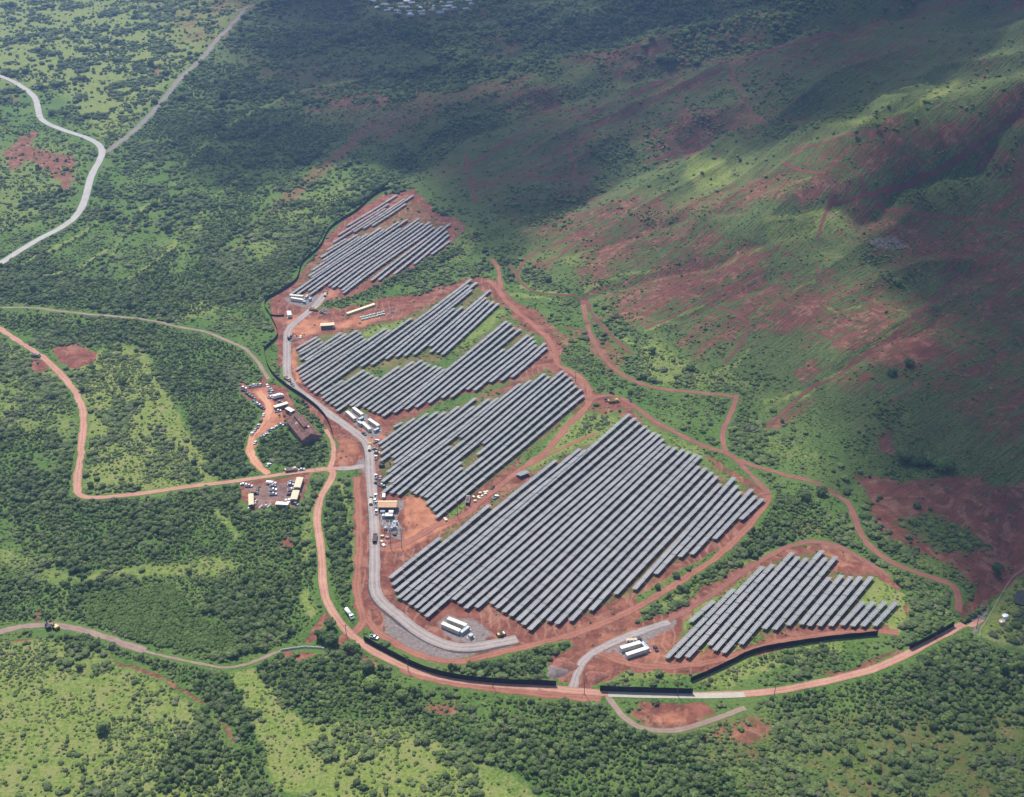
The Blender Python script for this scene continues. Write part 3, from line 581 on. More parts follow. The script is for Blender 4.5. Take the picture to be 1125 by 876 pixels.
M_orange = road_mat('orange_dirt', (.32, .135, .075), (.47, .24, .15), (.53, .30, .20))
M_gravel = road_mat('grey_gravel', (.19, .155, .14), (.30, .255, .232), (.37, .32, .295), .45)
M_pave = road_mat('worn_pale_paving', (.27, .25, .235), (.38, .36, .335), (.33, .31, .29), .3)
M_dull = road_mat('brown_dirt', (.165, .112, .085), (.26, .188, .148), (.32, .24, .19))
M_pale = road_mat('pale_track', (.24, .19, .12), (.34, .28, .19), (.38, .31, .22))
M_conc = road_mat('pale_concrete', (.31, .28, .225), (.40, .365, .30), (.35, .315, .26), .2)
M_greyd = road_mat('grey_dirt', (.13, .115, .10), (.20, .175, .155), (.24, .21, .19))
M_dkred = road_mat('deep_red_dirt', (.135, .056, .040), (.235, .105, .075), (.29, .14, .10))
M_dark = road_mat('dark_ditch', (.045, .040, .040), (.09, .075, .07), (.06, .05, .05), .2)
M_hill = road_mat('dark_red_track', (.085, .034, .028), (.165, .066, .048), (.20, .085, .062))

strip('paved_road', CV('-700,190 -420,150 -250,175 -90,215 0,235 60,262 110,300 118,340 126,375 200,405 280,430 318,458 312,492 282,540 266,610 245,660 200,700 100,750 0,815 -110,885 -300,1010 -560,1120'), 7.5, M_pave, .14, 'pale paved road winding through green scrub', ragged=.12)
strip('dirt_road', CV('330,470 400,420 480,340 520,290 560,235 620,190 680,110 740,50 830,0 900,-30 1000,-50'), 8, M_greyd, .09, 'straight brown dirt road climbing away through scrub')
strip('dirt_road', CQ('-520,-20 -300,20 -130,75 0,145 60,185 130,230 190,285 235,340 260,400 258,470 248,540 238,610 238,650'), 4.8, M_pink, .10, 'pinkish dirt road curving down past a pale meadow')
strip('dirt_road', CQ('236,640 246,664 300,668 430,655 560,635 690,620 780,608 900,590 1000,578 1070,575'), 4.0, M_pink, .13, 'pinkish dirt road running straight to the crossroads', ragged=.2)
strip('dirt_road', P('340,518 358,515 367,518 364.5,526 360,534 354,543 350.6,552 348.5,563.5 348.5,575 350,586 352.8,600.6 354.2,619 354.5,640 357.3,655 362.7,668.8 370.3,679.7 378.5,690.7 386.7,699 397.7,707 411.4,717 426.4,724.5 440,731 456,737.5 478.7,743.5 509,748 544,752 580,755 620,758 647,760.5 673,762 720,763.5 780,763.8 820,762.6 852,760 889,752.5 926.7,744.5 964,734 997,719 1029,701 1057,687 1078,681'), 4.7, M_pink, .12, 'pink dirt road sweeping round the foot of the solar farm', ragged=.2)
strip('road_shoulder', P('440,735 480,748 545,758 620,765 660,768'), 5.0, M_redroad, .06, 'red earth shoulder below the pink road', ragged=.5)
strip('gravel_road', P('357,323 349,334 340,342 328,351.5 318,359.5 315.3,368 315.3,390 314.9,412 322,425 335,435 347,443.5 358,452.5 372,462 386,472 397,480 404,488 407,498 406.4,510 407.5,525 409,541 410,561 411.5,582 412,610 411,640 412,650 418,660 430,670.5 443,680.5 459,694 479,705 500,711.5 520,711.5 544,707 568,702'), 6.6, M_gravel, .11, 'grey gravel road running down the west side of the farm', ragged=.15)
strip('gravel_road', P('629,757 634,740 640,727 652,716 672,706 700,695 735,683'), 4.6, M_gravel, .10, 'grey gravel spur climbing to the right hand field', ragged=.3)
strip('dirt_road', P('400,512 383,515 372,515'), 5.5, M_gravel, .15, 'grey apron of the crossroads', ragged=.3, n_across=4)
strip('dirt_road', P('391,524 392,535 393.5,552 395,580.6 393.5,620 392,640 393,656 398,672 399.5,686 393,694 384,698'), 5.0, M_redroad, .08, 'orange dirt road beside the gravel road')
strip('dirt_road', P('400,676 405,683 419.6,697.5 440,710 455,718 470,723 496,728 527,723.6 559,715 589,707.6 620,700 660,686 700,668 745,640 790,612 815,586 838,560 845,546'), 4.6, M_redroad, .08, 'red dirt track round the lower edge of the largest field')
strip('dirt_road', P('537,308 549.5,320 555,331 570,344 591.5,362 604,373 609.5,386 611,401 620,404 630,410 644,420 649,435 644,450 625,466 615,478 605,493 590,503 572,516 551,532 532,547 516,563 500,571 479,577 460,590 440,599 418,604'), 4.8, M_redroad, .10, 'red dirt track winding between the solar fields')
strip('dirt_road', P('539,285 546,292 549.5,304 550,318'), 4, M_redroad, .09, 'short red track joining from the hill')
strip('dirt_road', P('574,516 600,501 626,488 655,476'), 2.6, M_redroad, .09, 'thin red track through green grass')
strip('dirt_road', P('645,440 658,435 675,434 690,441 705,452.5 720,464 738,472.5 757,483 776,491 797,497 811,506 823,520 835,531 845,543'), 4.2, M_dkred, .11, 'red track along the top of the largest field')
strip('dirt_road', P('809,434 806,448 800,460 795,472 794,485 797,496'), 3.6, M_dkred, .10, 'red track dropping to the junction')
strip('dirt_road', P('811,505 826,511.6 850,518 872,525 900,532 925,546 937,562 945,586 959,605 987,622 1020,633 1048,643 1053,656 1053,672'), 4.2, M_dkred, .09, 'dark red track below the hill', ragged=.45)
strip('dirt_road', P('640,330 645,360 660,391 681,411.5 716,427 761,431 797,434 810,437'), 4.0, M_dkred, .09, 'red track looping round the hill foot')
strip('dirt_road', P('636,752 642,722 690,700 750,675 790,648 830,618 862,601 890,594 920,598 950,616 978,634'), 3.6, M_dkred, .07, 'red track above the right hand field')
strip('dirt_road', CK('100,330 220,372 340,368 430,350 520,318 640,296 760,284 830,290'), 4.6, M_redroad, .08, 'red track below the right hand field')
strip('gravel_road', CR('-640,420 -400,400 -200,392 -30,366 0,358 80,340 170,338 240,352 310,375 380,400 425,417'), 4.6, M_dull, .10, 'brown gravel road with two excavators')
strip('dry_stream', CR('425,417 470,428 500,434 600,457 680,468 740,452 790,430 830,412 905,405'), 1.9, M_dull, .07, 'pale dry stream bed', ragged=.8)
strip('dirt_track', CQ('-420,60 -200,84 0,80 100,78 220,95 350,105 480,120 560,142 630,150 700,180 760,205 800,250 830,300'), 2.8, M_dull, .08, 'narrow pale track through the scrub', ragged=.5)
strip('dirt_road', P('295,521 282,510 273,496 275.5,482 284,470 294,459 296,444 284,430'), 5, M_orange, .10, 'orange dirt drive to the upper car park')
strip('dirt_track', P('362,516 366,506 367,494 365,484 358,472'), 3.2, M_pink, .09, 'narrow pink track below the black screen')
strip('dirt_track', P('667,765 684,788 707,802.6 744.6,803.6 786.6,789.6 819,778'), 3.2, M_dull, .08, 'pale track curving through scrub below the road', ragged=.4)
strip('concrete_road', P('668,763 720,764.6 780,764.8 818,763.5'), 3.8, M_conc, .17, 'pale concrete stretch of the lower road', ragged=.03)
strip('drainage_ditch', P('409,520 403,510 401,498 396,486'), 1.6, M_dark, .10, 'dark drainage ditch')
strip('drainage_ditch', P('404,527 404.6,545 406,565 407,585 407.5,610 406,640 406,652 413,664 424,674 440,687 458,699 478,710 500,716.5 520,717 545,712 568,706'), 2.0, M_dark, .09, 'dark drainage ditch along the gravel road', ragged=.4)
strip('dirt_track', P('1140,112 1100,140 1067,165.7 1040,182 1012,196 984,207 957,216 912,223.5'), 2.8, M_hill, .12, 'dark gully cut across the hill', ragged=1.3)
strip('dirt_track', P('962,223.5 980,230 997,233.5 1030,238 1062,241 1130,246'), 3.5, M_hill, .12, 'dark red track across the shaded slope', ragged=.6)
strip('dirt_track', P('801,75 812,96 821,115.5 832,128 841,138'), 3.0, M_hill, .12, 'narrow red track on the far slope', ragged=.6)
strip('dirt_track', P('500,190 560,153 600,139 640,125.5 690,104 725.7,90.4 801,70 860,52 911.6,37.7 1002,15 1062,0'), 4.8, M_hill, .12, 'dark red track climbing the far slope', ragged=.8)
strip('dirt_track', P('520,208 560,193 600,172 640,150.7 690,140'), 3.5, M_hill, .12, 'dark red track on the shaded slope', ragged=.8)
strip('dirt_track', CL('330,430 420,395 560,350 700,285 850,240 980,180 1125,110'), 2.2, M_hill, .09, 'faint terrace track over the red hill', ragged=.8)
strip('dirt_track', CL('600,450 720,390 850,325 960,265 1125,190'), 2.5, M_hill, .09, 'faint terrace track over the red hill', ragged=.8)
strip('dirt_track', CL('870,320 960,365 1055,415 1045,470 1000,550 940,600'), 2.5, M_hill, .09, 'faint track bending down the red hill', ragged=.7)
strip('dirt_track', CN('20,700 130,600 220,520 330,480 440,390 560,310 650,240 740,150 830,70'), 2.8, M_hill, .10, 'faint straight track crossing the hill', ragged=.7)
strip('dirt_track', CN('250,30 360,110 470,170 560,200 650,235 760,270 900,320 1000,360 1140,430'), 2.6, M_hill, .10, 'faint cross track on the hill', ragged=.7)
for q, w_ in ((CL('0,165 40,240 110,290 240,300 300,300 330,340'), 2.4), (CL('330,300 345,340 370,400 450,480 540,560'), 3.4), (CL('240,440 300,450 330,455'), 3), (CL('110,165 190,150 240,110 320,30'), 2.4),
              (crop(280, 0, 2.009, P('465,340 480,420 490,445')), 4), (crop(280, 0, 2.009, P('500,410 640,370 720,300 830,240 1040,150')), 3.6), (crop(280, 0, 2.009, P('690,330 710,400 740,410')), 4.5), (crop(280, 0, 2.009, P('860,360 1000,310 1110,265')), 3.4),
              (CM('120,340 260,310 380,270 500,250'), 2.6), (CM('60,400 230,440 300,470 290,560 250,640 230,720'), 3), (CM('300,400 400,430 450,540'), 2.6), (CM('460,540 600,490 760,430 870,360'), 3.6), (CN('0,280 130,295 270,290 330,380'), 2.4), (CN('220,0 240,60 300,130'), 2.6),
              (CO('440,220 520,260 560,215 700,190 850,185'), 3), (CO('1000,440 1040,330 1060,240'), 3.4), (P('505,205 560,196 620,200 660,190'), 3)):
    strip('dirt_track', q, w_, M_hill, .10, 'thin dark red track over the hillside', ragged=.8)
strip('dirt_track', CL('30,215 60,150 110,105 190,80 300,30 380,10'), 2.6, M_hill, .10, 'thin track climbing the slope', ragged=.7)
print('t end b_land', round(time.time() - T0, 1))
# ================================================================== SOLAR FIELDS
def panel_mat():
    m, g, out = new_mat('solar_glass')
    uv = g.node('ShaderNodeUVMap').outputs[0]
    s = g.node('ShaderNodeSeparateXYZ', {0: uv})
    fx = g.math('FRACT', s.outputs[0]); fy = g.math('FRACT', g.math('MULTIPLY', s.outputs[1], 2.0))
    ex = g.math('ABSOLUTE', g.math('SUBTRACT', fx, .5)); ey = g.math('ABSOLUTE', g.math('SUBTRACT', fy, .5))
    line = g.math('MAXIMUM', g.step(ex, .455, .475), g.step(ey, .472, .484))
    geo = g.node('ShaderNodeNewGeometry').outputs['Position']
    n = g.noise(geo, .05, 3, .5); n2 = g.noise(geo, 2.5, 3, .6)
    cell = g.mix(g.step(n, .3, .7), (.092, .091, .088), (.126, .124, .118))
    dust = g.mix(g.math('MULTIPLY', g.step(n2, .3, .8), .3), cell, (.30, .28, .26))
    oi = g.node('ShaderNodeObjectInfo').outputs['Random']
    dust = g.mix(g.math('MULTIPLY', oi, .35), dust, (.045, .05, .062))
    col = g.mix(line, dust, (.62, .63, .64))
    b = g.node('ShaderNodeBsdfPrincipled', {'Base Color': col, 'Roughness': .42, 'Specular IOR Level': .5, 'IOR': 1.5, 'Coat Weight': .25, 'Coat Roughness': .28})
    g.put(out.inputs[0], b.outputs[0]); return m
M_PANEL = panel_mat()
M_STEEL = surf('galvanised_steel', (.30, .31, .32), .5, .6)
M_BACK = surf('panel_backsheet', (.10, .10, .11), .6)
TILT = math.radians(13)

def build_row(name, A, B, w, label, group):
    """one row of panels from A to B in plan; low edge to the upper left, high edge to the lower right"""
    A, B = np.array(A[:2]), np.array(B[:2])
    d = B - A; L = float(np.hypot(*d)); d = d / L
    nrm = np.array([d[1], -d[0]])
    if nrm[1] > 0: nrm = -nrm                      # points down the picture
    mid = (A + B) / 2
    base = Vector((mid[0], mid[1], zh(*mid)))
    root = empty(name, base, 0, label, 'solar row', group)
    nt = max(1, int(round(L / 11.2))); tl = L / nt
    hw, dz0 = w / 2 * math.cos(TILT), w / 2 * math.sin(TILT)
    rack = MB()
    th = .06
    for k in range(nt):
        a = A + d * (k * tl + .2); b = A + d * ((k + 1) * tl - .2)
        o = (random.random() - .5) * .14; dz = dz0 * (1 + .22 * (random.random() - .5))
        ha, hb = zh(*a) + 2.05 + o, zh(*b) + 2.05 + o + (random.random() - .5) * .08
        cs = [(a - nrm * hw, ha - dz), (b - nrm * hw, hb - dz), (b + nrm * hw, hb + dz), (a + nrm * hw, ha + dz)]
        vs = [Vector((p[0], p[1], z)) - base for p, z in cs]
        up = (vs[1] - vs[0]).cross(vs[3] - vs[0])
        if up.z < 0: up = -up
        up.normalize()
        lo = [v - up * th for v in vs]
        me = bpy.data.meshes.new('panel_table')
        allv = [tuple(v) for v in vs + lo]
        faces = [(0, 1, 2, 3), (7, 6, 5, 4), (0, 4, 5, 1), (1, 5, 6, 2), (2, 6, 7, 3), (3, 7, 4, 0)]
        nn = (vs[1] - vs[0]).cross(vs[2] - vs[1])
        if nn.z < 0: faces = [tuple(reversed(f)) for f in faces]
        me.from_pydata(allv, [], faces); me.update()
        uvl = me.uv_layers.new(name='UVMap')
        ll = float((vs[1] - vs[0]).length)
        uvc = [(0, 0), (ll, 0), (ll, 1), (0, 1)] * 2
        for lp in me.loops: uvl.data[lp.index].uv = uvc[lp.vertex_index]
        me.materials.append(M_PANEL); me.materials.append(M_BACK); me.materials.append(M_STEEL)
        for p in me.polygons:
            vsx = set(p.vertices)
            p.material_index = 0 if vsx == {0, 1, 2, 3} else (1 if vsx == {4, 5, 6, 7} else 2)
        t = bpy.data.objects.new('panel_table', me); COL.objects.link(t); t.parent = root
        # posts and beams
        npost = max(2, int(tl / 4.2))
        for j in range(npost + 1):
            f = (j + .12) / (npost + .24)
            q = a + (b - a) * f; hq = ha + (hb - ha) * f
            for sgn in (-.55, .55):
                pq = q + nrm * hw * sgn; g0 = zh(*pq) - .15; top = hq + dz * sgn - .1
                rack.box(((pq[0] - base.x), (pq[1] - base.y), (g0 + top) / 2 - base.z), (.12, .12, top - g0), math.atan2(d[1], d[0]))
        for sgn in (-.55, .55):
            p0 = a + nrm * hw * sgn; p1 = b + nrm * hw * sgn
            rack.tube((p0[0] - base.x, p0[1] - base.y, ha + dz * sgn - .14 - base.z), (p1[0] - base.x, p1[1] - base.y, hb + dz * sgn - .14 - base.z), .06, n=4)
    rack.build('mounting_rack', M_STEEL, root)
    return root

def z1(a): return crop(310, 205, 6.7417, [a])[0]
def z2(a): return crop(400, 205, 6.7417, [a])[0]
def zb(a): return crop(320, 300, 5.475, [a])[0]
def zc(a): return crop(460, 300, 5.475, [a])[0]
def z5(a): return crop(410, 400, 5.15, [a])[0]
def z6(a): return crop(520, 400, 5.154, [a])[0]
def zf(a): return crop(720, 595, 6.257, [a])[0]
def ze(a): return crop(850, 595, 6.26, [a])[0]
fieldA_upper = [(z1((478, 290)), z2((245, 58))), (z1((415, 357)), z2((183, 125))), (z1((378, 412)), z2((160, 160))), (z1((530, 335)), z2((300, 88))), (z1((600, 310)), z2((365, 62))), (z1((665, 290)), z2((310, 125)))]
fieldA = [(z1((335, 468)), z1((475, 385))), (z1((287, 523)), z1((555, 355))), (z1((300, 548)), z1((572, 370))), (z1((222, 618)), z1((630, 350))), (z1((197, 663)), z2((123, 303))), (z1((215, 675)), z2((148, 315))),
 (z1((57, 800)), z2((258, 258))), (z1((112, 795)), z2((318, 242))), (z1((198, 770)), z2((272, 308))), (z1((207, 797)), z2((405, 235))), (z1((348, 735)), z2((410, 258))), (z1((372, 748)), z2((433, 270))), (z1((422, 745)), z2((487, 262))),
 (z1((443, 768)), z2((500, 282))), (z1((452, 788)), z2((520, 300))), (z2((52, 695)), z2((580, 290))), (z2((110, 690)), z2((635, 275))), (z2((222, 648)), z2((615, 330))), (z2((370, 572)), z2((630, 355))), (z2((500, 500)), z2((635, 400)))]
fieldB = [(zb(a), b) for a, b in [((28, 455), zb((155, 382))), ((45, 475), zb((172, 393))), ((50, 490), zb((190, 410))), ((55, 520), zb((300, 358))), ((85, 525), zb((330, 365))), ((28, 580), zb((400, 342))), ((45, 600), zb((420, 357))), ((50, 625), zb((430, 378))), ((62, 642), zb((450, 395))),
 ((75, 665), zb((570, 330))), ((100, 685), zb((595, 340))), ((115, 705), zb((725, 268))), ((140, 722), zc((315, 38))), ((420, 560), zc((298, 70))), ((483, 550), zc((350, 55))), ((570, 515), zc((318, 100))), ((632, 502), zc((213, 210))), ((682, 497), zc((265, 200))), ((737, 490), zc((430, 100)))]]
fieldB += [(zc(a), zc(b)) for a, b in [((68, 440), (405, 145)), ((70, 475), (418, 165)), ((110, 478), (450, 170)), ((140, 490), (480, 180))]]
fieldB2 = [(zb((178, 728)), zb((310, 645)))] + [(zb(a), b) for a, b in [((185, 752), zb((440, 582))), ((207, 770), zb((468, 595))), ((235, 787), zb((492, 612))), ((260, 800), zb((518, 625))), ((275, 828), zb((650, 560))), ((355, 798), zb((735, 530))), ((385, 805), zb((785, 522))), ((435, 805), zb((810, 537))), ((462, 820), zb((835, 548))),
 ((490, 832), zb((872, 556))), ((520, 843), zb((900, 565))), ((550, 860), zb((921, 577))), ((620, 838), zc((530, 288))), ((690, 818), zc((555, 300))), ((750, 805), zc((575, 325)))]]
fieldB2 += [(zc(a), zc(b)) for a, b in [((60, 780), (612, 335)), ((140, 750), (515, 455)), ((195, 745), (660, 370)), ((290, 700), (690, 382)), ((335, 705), (700, 405)), ((430, 655), (708, 430)), ((495, 645), (762, 420)), ((560, 625), (770, 445))]]
fieldC = [(z5(a), b) for a, b in [((115, 355), z5((165, 328))), ((30, 452), z5((235, 305))), ((45, 475), z5((310, 277))), ((40, 510), z5((365, 268))), ((40, 548), z5((410, 268))), ((110, 530), z5((485, 238))), ((115, 560), z5((580, 190))), ((80, 612), z5((570, 238))), ((50, 665), z6((90, 195))), ((95, 670), z6((140, 190))), ((50, 730), z6((265, 110))),
 ((100, 730), z5((435, 462))), ((140, 738), z6((405, 52))), ((215, 720), z6((430, 68))), ((235, 735), z6((510, 35))), ((270, 745), z5((500, 552))), ((295, 755), z5((505, 583))), ((300, 790), z6((565, 100))), ((325, 810), z6((585, 120))), ((345, 832), z6((615, 140))), ((355, 868), z6((625, 175)))]]
fieldC_gap = {11: (z5((492, 415)), z6((325, 90))), 15: (z5((621, 450)), z6((530, 52))), 16: (z5((590, 511)), z6((555, 72)))}
fieldD = [((428.2, 635.1), (484, 590.3)), ((431, 642.7), (537.9, 554.6)), ((434.6, 649.7), (611.1, 505.1)), ((437.4, 657), (637.5, 492.4)), ((443.8, 659.7), (643.9, 494)), ((450.2, 664.3), (691.9, 454.4)), ((456.6, 668), (698.1, 458.9)), ((462, 672.5), (703.1, 463.4)), ((467.9, 677.5), (709.5, 467.6)), ((497.7, 658.8), (713.4, 472)), ((504.5, 662.9), (719.4, 474.8)),
 ((510.9, 668.3), (724.9, 477)), ((522.9, 667.4), (728.8, 481.7)), ((539.8, 663.4), (729.9, 487.5)), ((545.6, 667.8), (735.7, 489.7)), ((553.1, 672.6), (742.5, 491)), ((560.8, 676.7), (751, 493)), ((568.5, 681.5), (757.9, 495.4)), ((574.4, 686.3), (764.8, 498.3)), ((581.2, 691.9), (769.9, 500.5)), ((602.3, 682.3), (768.2, 511.6)), ((611.1, 685.5), (775.9, 513.7)), ((626.3, 681.8), (782.4, 518.5)), ((648.7, 670.3), (787.9, 522.8)),
 ((675.9, 652.7), (791.3, 531.3)), ((696.5, 647.5), (806.7, 524.5)), ((720, 630.5), (810, 533)), ((746.4, 611.8), (813.6, 540)), ((759.5, 609), (826.4, 537)), ((784.5, 592.1), (830.3, 544.5)), ((813.6, 570.7), (838.4, 547.3))]
fieldE = [(zf((240, 550)), zf((405, 405))), (zf((75, 800)), zf((540, 325))), (zf((145, 800)), zf((740, 170))), (zf((215, 795)), zf((810, 155))), (zf((370, 712)), ze((130, 75))), (zf((405, 748)), ze((170, 102))), (zf((465, 765)), ze((228, 112))), (zf((585, 705)), ze((335, 60))), (zf((745, 600)), ze((360, 110))), (zf((815, 605)), ze((430, 100))),
 (ze((95, 575)), ze((385, 243))), (ze((185, 570)), ze((470, 228))), (ze((240, 580)), ze((535, 238))), (ze((310, 580)), ze((600, 238))), (ze((388, 580)), ze((675, 238))), (ze((468, 575)), ze((620, 410))), (ze((538, 582)), ze((690, 410))), (ze((608, 582)), ze((768, 410))), (ze((690, 580)), ze((845, 412)))]
FIELDS = [
 (fieldA_upper, {}, 'topmost six solar rows in the cloud shadow', '{o} row from the left in the small topmost solar block', None),
 (fieldA, {}, 'solar rows of the far field', '{o} row from the upper left in the far field below the topmost block', None),
 (fieldB, {}, 'solar rows beside the brown site trailer', '{o} row counted down from the brown trailer in the second solar field', None),
 (fieldB2, {}, 'solar rows above the four white containers', '{o} row from upper left in the field touching the four white containers', None),
 (fieldC, fieldC_gap, 'solar rows behind the orange roofed control building', '{o} row from the top in the solar field above the orange roofed building', 'far piece of the {o} row beyond the gap above the orange roof'),
 (fieldD, {}, 'solar rows of the largest field', '{o} row from the upper left edge of the largest solar field', None),
 (fieldE, {}, 'solar rows of the right hand field', '{o} row from the left in the right hand field by black screens', None)]
PANEL_LIFT = 2.05
nrow = 0
FIELD_LINES = []
for rows, gaps, grp, lab, lab2 in FIELDS:
    pts = [(at(*a, lift=PANEL_LIFT), at(*b, lift=PANEL_LIFT)) for a, b in rows]
    gp = []
    for (a0, b0), (a1, b1) in zip(pts[:-1], pts[1:]):
        A0, B0, A1, B1 = [np.array(q[:2]) for q in (a0, b0, a1, b1)]
        d = (B0 - A0) / np.hypot(*(B0 - A0)); n = np.array([-d[1], d[0]])
        gp.append(abs(float(np.dot((A1 + B1) / 2 - (A0 + B0) / 2, n))))
    pitch = float(np.median(gp)); w = min(4.4, max(2.9, pitch * .675))
    print('field', grp, 'pitch %.2f width %.2f' % (pitch, w))
    for k, (a, b) in enumerate(pts):
        build_row('solar_panel_row', a, b, w, lab.format(o=ordinal(k + 1)), grp); nrow += 1
        FIELD_LINES.append((np.array(a[:2]), np.array(b[:2])))
        if k in gaps:
            ga, gb = gaps[k]
            build_row('solar_panel_row', at(*ga, lift=PANEL_LIFT), at(*gb, lift=PANEL_LIFT), w, lab2.format(o=ordinal(k + 1)), grp); nrow += 1
a = at(568.5, 522.5, 1.7); b = at(580, 518, 1.7)
build_row('solar_panel_row', a, b, 6.0, 'lone grey panel table standing on grass between two solar fields', None)
print('solar rows', nrow)
print('t end c_solar', round(time.time() - T0, 1))
# ================================================================== VEHICLES
CLEAR = []                                        # (x, y, radius) kept free of plants
PAINT = {'white': (.80, .80, .78), 'silver': (.50, .51, .52), 'grey': (.20, .21, .22), 'black': (.025, .025, .028), 'blue': (.06, .11, .22), 'red': (.30, .035, .03), 'yellow': (.50, .34, .09), 'tan': (.48, .38, .26), 'pale green': (.42, .50, .40), 'teal': (.10, .20, .20)}
_pm = {}
def paint_mat(c):
    if c not in _pm:
        _pm[c] = surf(c.replace(' ', '_') + '_paint', PAINT[c], .32, 0, .06, 3, .5)
    return _pm[c]
M_GLASS = surf('dark_glass', (.03, .035, .04), .12, 0, .1, 2, .6)
M_TYRE = surf('rubber', (.025, .025, .025), .85)
M_RIM = surf('wheel_rim', (.35, .35, .36), .4, .7)
_proto = {}
def wheel(parent, x, y, r=.34, wd=.24):
    mb = MB(); mb.tube((0, -wd / 2, 0), (0, wd / 2, 0), r, n=12); o = mb.build('wheel', M_TYRE, parent); o.location = (x, y, r)
    rm = MB(); s = 1 if y > 0 else -1; rm.tube((0, s * wd * .5, 0), (0, s * (wd * .5 + .015), 0), r * .6, n=10); rm.build('rim', M_RIM, o)
    return o
def make_vehicle(kind, colour):
    key = (kind, colour)
    if key in _proto: return copy_tree(_proto[key])
    root = empty(kind, (0, 0, 0)); pm = paint_mat(colour)
    if kind in ('parked_car', 'parked_suv'):
        h = 1.45 if kind == 'parked_car' else 1.75
        prof = [(-2.25, .32), (-2.28, .75), (-2.1, .92), (-1.5, .98), (1.0, .96), (2.1, .80), (2.28, .6), (2.25, .32)]
        b = MB(); b.prism(prof, -.9, .9); b.build('body', pm, root, bevel=.07)
        back = -1.85 if kind == 'parked_suv' else -1.5
        cab = [(back - .1, .95), (back + .25, h - .03), (back + .6, h), (.25, h), (1.05, .95)]
        c = MB(); c.prism(cab, -.78, .78); c.build('window', M_GLASS, root, bevel=.05)
        r = MB(); r.box(((back + .85) / 2, 0, h + .015), (.25 - back - .45, 1.36, .05)); r.build('roof', pm, root)
        xs_ = (-1.4, 1.4)
    elif kind == 'pickup_truck':
        b = MB(); b.prism([(-2.6, .42), (-2.62, 1.02), (.0, 1.05), (1.3, 1.06), (2.45, .96), (2.6, .7), (2.58, .42)], -.95, .95); b.build('body', pm, root, bevel=.06)
        bed = MB(); bed.box((-1.45, 0, 1.065), (2.0, 1.6, .03)); bed.build('cargo_bed', M_TYRE, root)
        rail = MB()
        for sy in (-1, 1): rail.box((-1.4, sy * .88, 1.17), (2.3, .1, .26))
        rail.box((-2.56, 0, 1.17), (.1, 1.7, .26)); rail.build('bed_rail', pm, root)
        c = MB(); c.prism([(-.4, 1.04), (-.25, 1.78), (.7, 1.8), (1.4, 1.05)], -.82, .82); c.build('window', M_GLASS, root, bevel=.05)
        r = MB(); r.box((.2, 0, 1.82), (.95, 1.5, .05)); r.build('roof', pm, root)
        xs_ = (-1.6, 1.65)
    elif kind == 'van':
        b = MB(); b.prism([(-2.7, .4), (-2.72, 2.1), (1.3, 2.15), (2.05, 1.35), (2.65, 1.15), (2.7, .4)], -.98, .98); b.build('body', pm, root, bevel=.08)
        c = MB(); c.prism([(1.36, 2.06), (1.30, 2.1), (2.05, 1.32), (2.12, 1.30)], -.86, .86); c.build('windscreen', M_GLASS, root)
        xs_ = (-1.7, 1.75)
    elif kind in ('flatbed_truck', 'box_truck', 'dump_truck', 'tanker_truck', 'water_truck'):
        b = MB(); b.box((-.6, 0, .72), (7.0, .9, .24)); b.build('chassis', M_TYRE, root)
        cabp = MB(); cabp.prism([(2.0, .55), (2.0, 2.65), (3.3, 2.65), (3.75, 1.7), (4.2, 1.6), (4.2, .55)], -1.15, 1.15); cabp.build('cab', pm, root, bevel=.08)
        g = MB(); g.prism([(3.30, 2.56), (3.34, 2.60), (3.79, 1.72), (3.74, 1.70)], -1.0, 1.0); g.build('windscreen', M_GLASS, root)
        if kind == 'box_truck':
            k = MB(); k.box((-1.25, 0, 2.15), (6.1, 2.4, 2.5)); k.build('cargo_box', paint_mat('white'), root, bevel=.06)
        elif kind == 'flatbed_truck':
            k = MB(); k.box((-1.25, 0, 1.0), (6.1, 2.4, .25)); k.build('flatbed', M_STEEL, root)
            k = MB()
            for i in range(3): k.box((-3.3 + i * 1.9, .1, 1.55), (1.6, 1.7, .8))
            k.build('cargo', paint_mat('tan'), root)
        elif kind == 'dump_truck':
            k = MB(); k.prism([(-4.1, 1.7), (-3.7, .95), (1.6, .95), (1.75, 2.3), (1.65, 2.35), (-4.2, 2.2)], -1.25, 1.25); k.build('dump_body', pm, root, bevel=.06)
            k = MB(); k.box((-1.1, 0, 2.30), (4.6, 1.9, .1)); k.build('load', surf('dark_earth', (.09, .05, .045), .95), root)
        else:
            k = MB(); k.tube((-4.2, 0, 1.95), (1.6, 0, 1.95), 1.12, n=18); k.build('tank', paint_mat('white' if kind == 'tanker_truck' else 'pale green'), root, True)
        xs_ = (-3.2, -2.0, 3.0)
    for x in xs_:
        for y in (-.86, .86) if kind in ('parked_car', 'parked_suv', 'pickup_truck', 'van') else (-1.0, 1.0): wheel(root, x, y, .34 if len(xs_) == 2 else .5, .24 if len(xs_) == 2 else .34)
    _proto[key] = root
    return root
